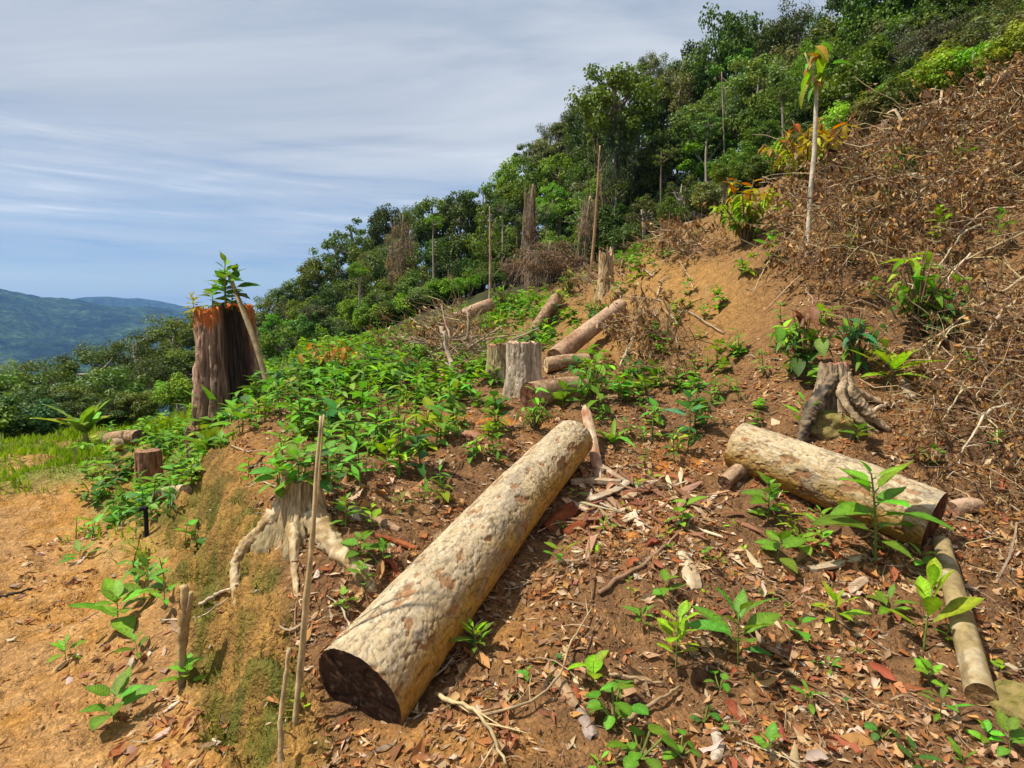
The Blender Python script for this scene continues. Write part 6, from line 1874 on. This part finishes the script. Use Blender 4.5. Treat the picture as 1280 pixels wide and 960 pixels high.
# (u, v of the top, distance, crown width in px, crown height / width, kind, colour)
FOREST = [
    (440, 268, 34, 78, .9, 'airy', 'light'), (482, 252, 33, 56, 1.3, 'dense', 'deep'), (468, 325, 31, 76, 1.0, 'airy', 'mid'), (510, 256, 32, 46, 1.5, 'dense', 'deep'),
    (540, 240, 31, 66, 1.1, 'dense', 'mid'), (575, 236, 30, 60, 1.2, 'dense', 'deep'), (603, 226, 30, 56, 1.2, 'tuft', 'mid'), (628, 212, 31, 64, 1.2, 'airy', 'olive'),
    (660, 176, 34, 42, 1.0, 'tuft', 'deep'), (645, 222, 28, 70, 1.0, 'dense', 'mid'), (688, 152, 38, 56, 1.1, 'fine', 'grey'), (716, 132, 38, 56, 1.2, 'fine', 'grey'),
    (700, 186, 28, 66, 1.0, 'dense', 'bright'), (728, 200, 26, 60, 1.0, 'dense', 'mid'), (700, 240, 24, 66, .9, 'tuft', 'bright'), (812, 66, 34, 56, 1.0, 'fine', 'olive'),
    (842, 70, 34, 52, 1.0, 'fine', 'grey'), (830, 110, 28, 66, 1.2, 'dense', 'deep'), (872, 52, 28, 66, 1.4, 'dense', 'deep'), (905, 2, 26, 84, 1.6, 'dense', 'deep'),
    (935, 8, 30, 66, 1.1, 'airy', 'deep'), (885, 160, 20, 84, .9, 'tuft', 'bright'), (970, 20, 27, 76, 1.3, 'dense', 'mid'), (1000, 2, 26, 80, 1.2, 'fine', 'deep'),
    (1036, 22, 23, 84, 1.2, 'dense', 'mid'), (1066, -40, 23, 100, 1.3, 'fine', 'deep'), (1112, -60, 21, 120, 1.2, 'dense', 'deep'), (1172, -70, 20, 120, 1.2, 'fine', 'mid'),
    (1240, -80, 19, 140, 1.1, 'dense', 'deep'), (1310, -80, 18, 150, 1.1, 'dense', 'mid'), (960, 112, 19, 86, 1.0, 'dense', 'mid'), (1006, 96, 18, 80, 1.0, 'dense', 'deep'),
    (1062, 74, 17, 96, .9, 'bush', 'mid'), (1110, 40, 16.5, 100, .9, 'dense', 'mid'), (1160, 22, 15.5, 90, .9, 'fine', 'grey'), (1212, 10, 15, 100, .9, 'airy', 'olive'), (1262, 0, 14.5, 110, .9, 'fine', 'olive'),
    (930, 176, 18, 64, .9, 'dense', 'mid'), (832, 162, 21, 76, 1.1, 'dense', 'mid'), (792, 196, 21, 66, 1.1, 'dense', 'deep'), (852, 215, 18, 60, .9, 'airy', 'mid'), (806, 238, 18, 56, .9, 'airy', 'olive'),
    (660, 270, 24, 66, 1.0, 'dense', 'mid'), (612, 266, 26, 72, 1.1, 'dense', 'mid'), (572, 284, 26, 72, 1.1, 'dense', 'deep'), (532, 296, 27, 70, 1.1, 'airy', 'mid'), (492, 306, 28, 70, 1.1, 'dense', 'deep'),
    (450, 332, 29, 66, 1.1, 'airy', 'mid'), (420, 344, 31, 60, 1.0, 'dense', 'deep'), (560, 322, 24, 60, .9, 'dense', 'deep'), (520, 340, 24, 60, .9, 'bush', 'mid'), (474, 362, 25, 60, .9, 'dense', 'mid'),
    (640, 300, 23, 56, .9, 'bush', 'deep'), (596, 320, 23, 60, .9, 'bush', 'deep'), (690, 290, 21, 56, .9, 'bush', 'mid'), (760, 250, 20, 56, 1.0, 'bush', 'deep'), (440, 372, 26, 60, .9, 'dense', 'mid'),
    (398, 316, 36, 66, 1.0, 'dense', 'mid'), (372, 346, 36, 76, .8, 'dense', 'deep'), (345, 362, 38, 66, .8, 'fine', 'mid'), (318, 384, 40, 76, .8, 'dense', 'mid'), (410, 378, 28, 66, .9, 'dense', 'deep'),
    (380, 392, 28, 70, .8, 'fine', 'mid'), (352, 404, 27, 70, .8, 'dense', 'mid'), (320, 410, 28, 80, .8, 'fine', 'mid'),
    (880, 255, 16.5, 46, .9, 'bush', 'deep'), (905, 222, 16.5, 50, .9, 'bush', 'mid'), (955, 200, 15.5, 50, .9, 'bush', 'mid'), (1050, 150, 14.5, 56, .9, 'bush', 'lime'), (1100, 120, 14, 60, .8, 'bush', 'lime'), (1190, 84, 13.2, 90, .7, 'bush', 'lime'), (1240, 62, 13, 90, .7, 'bush', 'olive'),
    (840, 262, 15.5, 46, .8, 'bush', 'deep'), (780, 275, 17, 50, .9, 'bush', 'deep'),
    (720, 290, 21, 50, 1.0, 'bush', 'mid'), (740, 160, 27, 60, 1.1, 'dense', 'deep'), (775, 140, 27, 56, 1.2, 'dense', 'deep'), (1005, 150, 16, 60, .9, 'dense', 'deep'), (1140, 70, 15, 70, .9, 'dense', 'deep'),
    (668, 196, 29, 66, 1.2, 'dense', 'mid'), (690, 168, 30, 62, 1.2, 'dense', 'olive'), (712, 146, 31, 64, 1.2, 'tuft', 'mid'), (733, 122, 30, 60, 1.3, 'dense', 'deep'), (752, 104, 28, 54, 1.3, 'dense', 'mid'), (800, 84, 27, 64, 1.4, 'dense', 'mid'), (850, 76, 27, 60, 1.3, 'dense', 'olive'), (640, 196, 30, 56, 1.2, 'dense', 'bright'), (558, 232, 31, 50, 1.3, 'airy', 'light'), (420, 280, 35, 60, 1.2, 'airy', 'mid'), (455, 290, 33, 50, 1.2, 'dense', 'mid'), (920, 60, 25, 66, 1.3, 'tuft', 'bright'), (980, 60, 23, 66, 1.2, 'dense', 'olive'),
    (945, 90, 22, 70, 1.3, 'dense', 'deep'), (895, 110, 23, 70, 1.2, 'dense', 'mid'), (860, 130, 24, 60, 1.2, 'dense', 'deep'), (1080, 20, 20, 90, 1.2, 'dense', 'mid'),
]
VALLEY = [
    (18, 500, 11.6, 90, .7, 'bush', 'deep'), (-25, 505, 11.2, 90, .7, 'bush', 'mid'), (58, 512, 11.8, 66, .7, 'bush', 'blue'), (100, 498, 12.6, 70, .7, 'dense', 'deep'), (142, 505, 12.8, 60, .7, 'dense', 'deep'), (172, 500, 13, 60, .7, 'dense', 'mid'), (222, 496, 13, 56, .8, 'bush', 'bright'), (40, 490, 13, 80, .7, 'dense', 'deep'), (85, 480, 14, 80, .7, 'dense', 'mid'),
    (10, 472, 24, 110, .8, 'fine', 'mid'), (62, 464, 25, 110, .8, 'fine', 'mid'), (118, 446, 27, 110, .8, 'fine', 'mid'), (168, 430, 29, 110, .8, 'fine', 'mid'), (214, 414, 31, 110, .8, 'fine', 'mid'),
    (258, 404, 33, 100, .8, 'dense', 'mid'), (292, 395, 36, 100, .8, 'dense', 'deep'), (22, 500, 17, 100, .8, 'dense', 'deep'), (82, 492, 18, 100, .8, 'dense', 'deep'), (138, 478, 20, 100, .8, 'dense', 'mid'),
    (188, 464, 22, 100, .8, 'fine', 'deep'), (232, 450, 24, 90, .8, 'dense', 'mid'), (-40, 480, 22, 120, .8, 'dense', 'mid'), (-60, 520, 15, 120, .8, 'dense', 'deep'), (270, 440, 25, 80, .8, 'dense', 'mid'),
    (60, 515, 14, 66, .7, 'bush', 'blue'), (212, 476, 14.5, 50, .9, 'bush', 'bright'), (242, 482, 15, 40, .9, 'bush', 'mid'), (180, 506, 14, 40, .7, 'bush', 'mid'), (150, 500, 15, 60, .8, 'dense', 'deep'),
    (10, 520, 13, 60, .7, 'airy', 'dry'), (110, 510, 15, 60, .7, 'dense', 'deep'), (235, 510, 13.5, 40, .7, 'bush', 'olive'), (40, 532, 13, 60, .6, 'bush', 'mid'), (-10, 545, 12, 60, .6, 'bush', 'deep'),
]
_used = set()


def plant_tree(u, vt, d, wpx, asp, kind, colr, where, group, tname='forest_tree', i=0, label=None):
    top = P(u, vt, d)
    zg = float(H(top[0], top[1], False)[0])
    h = max(top[2] - zg, 1.0)
    r = wpx / FPX * d / 2
    rz = min(r * asp, h * .62)
    k = i % len(CRK[kind])
    low = kind == 'bush'
    if label is None:
        size = 'tall' if h > 9 else 'small' if h < 4 else 'mid-sized'
        adj = dict(dense='dense', airy='open-crowned', tuft='tiered', fine='fine-leaved', bush='bushy')[kind]
        cn = TL[colr].split(' ')[0]
        label = f"{size} {adj} {cn} {'shrub' if low else 'tree'} {where}"
    root = empty('forest_shrub' if low else tname, (top[0], top[1], zg), (0, 0, random.uniform(0, 6.28)), label, 'shrub' if low else 'tree', group)
    zc = h - rz
    bark = random.choice([(.26, .21, .16), (.34, .29, .23), (.20, .15, .11), (.40, .35, .29)])
    mobj('trunk', TRK[i % 5], root, (0, 0, 0), (0, 0, 0), (max(r * .8, .5), max(r * .8, .5), max(zc - rz * .3, h * .3)), bark)
    az = random.uniform(0, 6.28)
    cr = mobj('crown', CRK[kind][k][0], root, (0, 0, zc), (0, 0, az), (r, r, rz), jit(TC[colr], .26))
    tag(cr, kind='stuff')
    mobj('limbs', LMB[kind][k], root, (0, 0, zc), (0, 0, az), (r, r, rz), bark)
    return root


def where_of(u):
    for lim, w in ((400, 'beyond the tall red-topped stump'), (560, 'behind the heap of dry branches'), (720, 'around the brown creeper mound'), (880, 'around the vine-draped tree'), (1045, 'behind the yellow shrubs'), (9999, 'above the dead brush slope')):
        if u < lim:
            return w


for i, t in enumerate(FOREST):
    plant_tree(*t, where_of(t[0]), 'trees of the hillside forest', i=i)
for i, t in enumerate(VALLEY):
    t = (t[0], t[1] - (20 if t[2] > 16 else 4)) + t[2:]
    plant_tree(*t, 'behind the banana plant' if t[0] < 150 else 'below the track, left of the tall stump', 'trees below the track', 'valley_tree', i=i)
# the wood goes on: more trees filling up behind and between
rs = np.random.default_rng(77)
for i in range(120):
    u = rs.uniform(300, 1330)
    base = np.interp(u, [300, 400, 500, 600, 700, 780, 850, 930, 1000, 1100, 1280], [400, 395, 385, 360, 320, 300, 270, 235, 200, 150, 80])
    topv = np.interp(u, [300, 400, 440, 540, 620, 700, 760, 830, 900, 960, 1280], [395, 345, 300, 255, 230, 175, 160, 100, 50, 30, -40])
    vt = topv + (base - topv) * rs.uniform(.12, .75)
    d = np.interp(u, [300, 450, 600, 750, 900, 1280], [38, 32, 29, 26, 23, 18]) * rs.uniform(.82, 1.12)
    plant_tree(u, vt, d, rs.uniform(48, 78) * 24 / d, rs.uniform(.9, 1.2), ('dense', 'dense', 'fine', 'tuft', 'airy')[rs.integers(0, 5)], ('deep', 'mid', 'deep', 'mid', 'olive', 'light', 'bright')[rs.integers(0, 7)], where_of(u), 'trees of the hillside forest', i=i)

for i in range(110):
    u = rs.uniform(370, 1290) if i < 85 else rs.uniform(370, 640)
    base = np.interp(u, [370, 450, 500, 560, 600, 700, 760, 850, 930, 1000, 1100, 1280], [425, 405, 396, 385, 370, 335, 312, 278, 238, 205, 150, 78])
    d = np.interp(u, [370, 450, 600, 750, 900, 1280], [22, 21, 20.5, 19.5, 15.5, 13.5]) * rs.uniform(1.0, 1.18)
    plant_tree(u, base - rs.uniform(8 if u > 620 else -6, 42), d, rs.uniform(36, 62) * 18 / d, rs.uniform(.6, .9), 'bush', ('deep', 'mid', 'mid', 'bright', 'olive', 'light')[rs.integers(0, 6)], where_of(u).replace('behind', 'at the forest edge behind').replace('around', 'at the forest edge near').replace('above', 'at the forest edge above').replace('beyond', 'at the forest edge beyond'), 'shrubs of the forest edge', i=i)

for i in range(13):
    u = rs.uniform(420, 1010)
    base = np.interp(u, [420, 500, 600, 700, 760, 850, 930, 1010], [405, 396, 370, 335, 312, 278, 238, 205])
    d = np.interp(u, [420, 600, 750, 900, 1010], [23, 21.5, 20.5, 17, 16]) * rs.uniform(1.0, 1.1)
    plant_tree(u, base - rs.uniform(70, 125), d, rs.uniform(30, 46) * 20 / d, rs.uniform(.7, 1.0), ('airy', 'tuft', 'dense')[i % 3], ('mid', 'light', 'olive', 'bright')[rs.integers(0, 4)], 'with a bare slender trunk ' + where_of(u), 'slender trees of the forest edge', 'slender_tree', i=i)

# green shrubs growing over the top of the dead brush
for i, (u, v, w, hh, c) in enumerate([(1052, 195, 70, 50, 'lime'), (1085, 182, 64, 46, 'olive'), (1120, 165, 70, 56, 'deep'), (1150, 150, 60, 44, 'lime'), (1180, 140, 76, 50, 'lime'), (1215, 122, 70, 44, 'bright'), (1265, 112, 70, 46, 'lime'), (1205, 92, 70, 50, 'light'), (1160, 95, 80, 60, 'grey'), (1240, 75, 70, 44, 'lime'), (1268, 95, 60, 36, 'olive'),
                                      (1095, 105, 80, 60, 'deep'), (1130, 75, 90, 70, 'grey'), (1220, 50, 90, 60, 'mid'), (1275, 40, 90, 60, 'lime'), (1060, 128, 70, 60, 'mid'), (1020, 190, 50, 40, 'mid'), (1190, 60, 90, 60, 'olive'), (1140, 40, 90, 60, 'deep'), (1250, 15, 90, 60, 'mid'), (980, 215, 40, 34, 'mid'), (905, 262, 40, 30, 'mid')]):
    g = G(u, v)
    plant_tree(u, v - hh, g[1], w, .8, 'bush', c, 'on top of the dead brush slope' if u > 1040 else 'between the yellow shrubs', 'shrubs along the top of the brush', i=i)

# the vine-draped tall tree
def vines(root, cen, rx, ry, ztop, zbot, n, col, seed, rad=.018, spread=1.3, name='vines'):
    rs = np.random.default_rng(seed)
    mb = MB()
    for k in range(n):
        a = rs.uniform(0, 6.28); q = math.sqrt(rs.random())
        x0, y0 = cen[0] + math.cos(a) * rx * q, cen[1] + math.sin(a) * ry * q
        z0 = lerp(zbot, ztop, rs.uniform(.35, 1)); z1 = lerp(zbot, ztop, max(0, rs.uniform(-.3, .5)))
        x1, y1 = x0 + (x0 - cen[0]) * (spread - 1) + rs.normal(0, rx * .35), y0 + (y0 - cen[1]) * (spread - 1)
        if z0 < z1: z0, z1 = z1, z0
        f = np.linspace(0, 1, 9)
        wob = np.cumsum(rs.normal(0, 1, (9, 3)), 0) * rx * .10
        pth = np.stack([lerp(x0, x1, f), lerp(y0, y1, f), lerp(z0, z1, f)], 1) + wob
        V, F4, F3 = tube(pth, rad * rs.uniform(.5, 1.4), 3, False)
        mb.add(V, F4, F3, np.array(col) * rs.uniform(.6, 1.35))
    tag(mobj(name, mb.mesh(name, M_WOOD, True, np.array(root.location)), root), kind='stuff')


vt = plant_tree(770, 72, 21, 96, 1.2, 'dense', 'mid', '', None, 'vine_tree', 1, 'tall tree draped with hanging vines standing above the bare slope')
vt.rotation_euler = (0, 0, 0)
pc = P(765, 200, 21)
vines(vt, (pc[0], pc[1]), .7, .6, P(765, 150, 21)[2], P(765, 335, 21)[2], 70, (.26, .20, .13), 5, .009, 1.0)
for u, vtop, vb, w, d, n, drape, lab in [(503, 268, 380, 15, 27, 120, .9, 'tree smothered in grey-brown dead creepers at the forest edge'), (662, 230, 352, 7, 19, 110, .35, 'broken trunk wrapped in dry brown vines'),
                                   (684, 302, 358, 30, 18, 190, 1.1, 'mound of dry brown creepers at the forest edge'), (733, 245, 345, 9, 19.5, 90, .5, 'slanting curtain of dry vines left of the vine-draped tree'), (640, 318, 372, 14, 21, 90, .7, 'sagging net of dry vines beside the brown creeper mound')]:
    g = P(u, vb, d); g[2] = float(H(g[0], g[1], False)[0])
    zt = P(u, vtop, d)[2]; r = w / FPX * d
    o = empty('vine_clad_tree', g, label=lab, cat='dead tree')
    add_tube_part(o, 'trunk', [g - [0, 0, .2], lerp(g, np.array([g[0], g[1], zt]), .6), np.array([g[0] + .1, g[1], zt])], [.09, .07, .03], (.36, .26, .18), 8, 18)
    vines(o, (g[0], g[1]), r, r * .8, zt, g[2], n, (.30, .22, .16), int(u), .0055, 1.5)
    hh = zt - g[2]
    tag(mobj('dead_foliage', CRK['fine'][0][0], o, (0, 0, hh * .55), (0, 0, 1.0), (r * 1.7, r * 1.7, hh * .46 * min(drape, 1.0)), (.23, .165, .12)), kind='stuff')
tag(mobj('dead_foliage', CRK['fine'][1][0], vt, (.05, -.3, (P(765, 215, 21)[2] - vt.location[2])), (0, 0, 0), (.75, .6, 1.9), (.075, .10, .04)), kind='stuff')
# pale trunks showing between the crowns
for u, vb, vt_, px, d, lab in [(944, 140, 55, 4, 26, 'pale bare trunk showing between the dark crowns'), (950, 190, 130, 3.5, 24, 'pale lower trunk showing between the crowns'), (908, 240, 90, 3, 19.5, 'slim dark trunk in front of the tall dark tree'), (475, 400, 362, 6, 22, 'leaning pale trunk at the dark forest edge')]:
    dead_trunk(u, vb, vt_, px, lab, (.40, .32, .25), d=d, lean=-6)
print('objects', len(bpy.data.objects), 'tris', sum(len(m.loops) - 2 * len(m.polygons) for m in bpy.data.meshes))
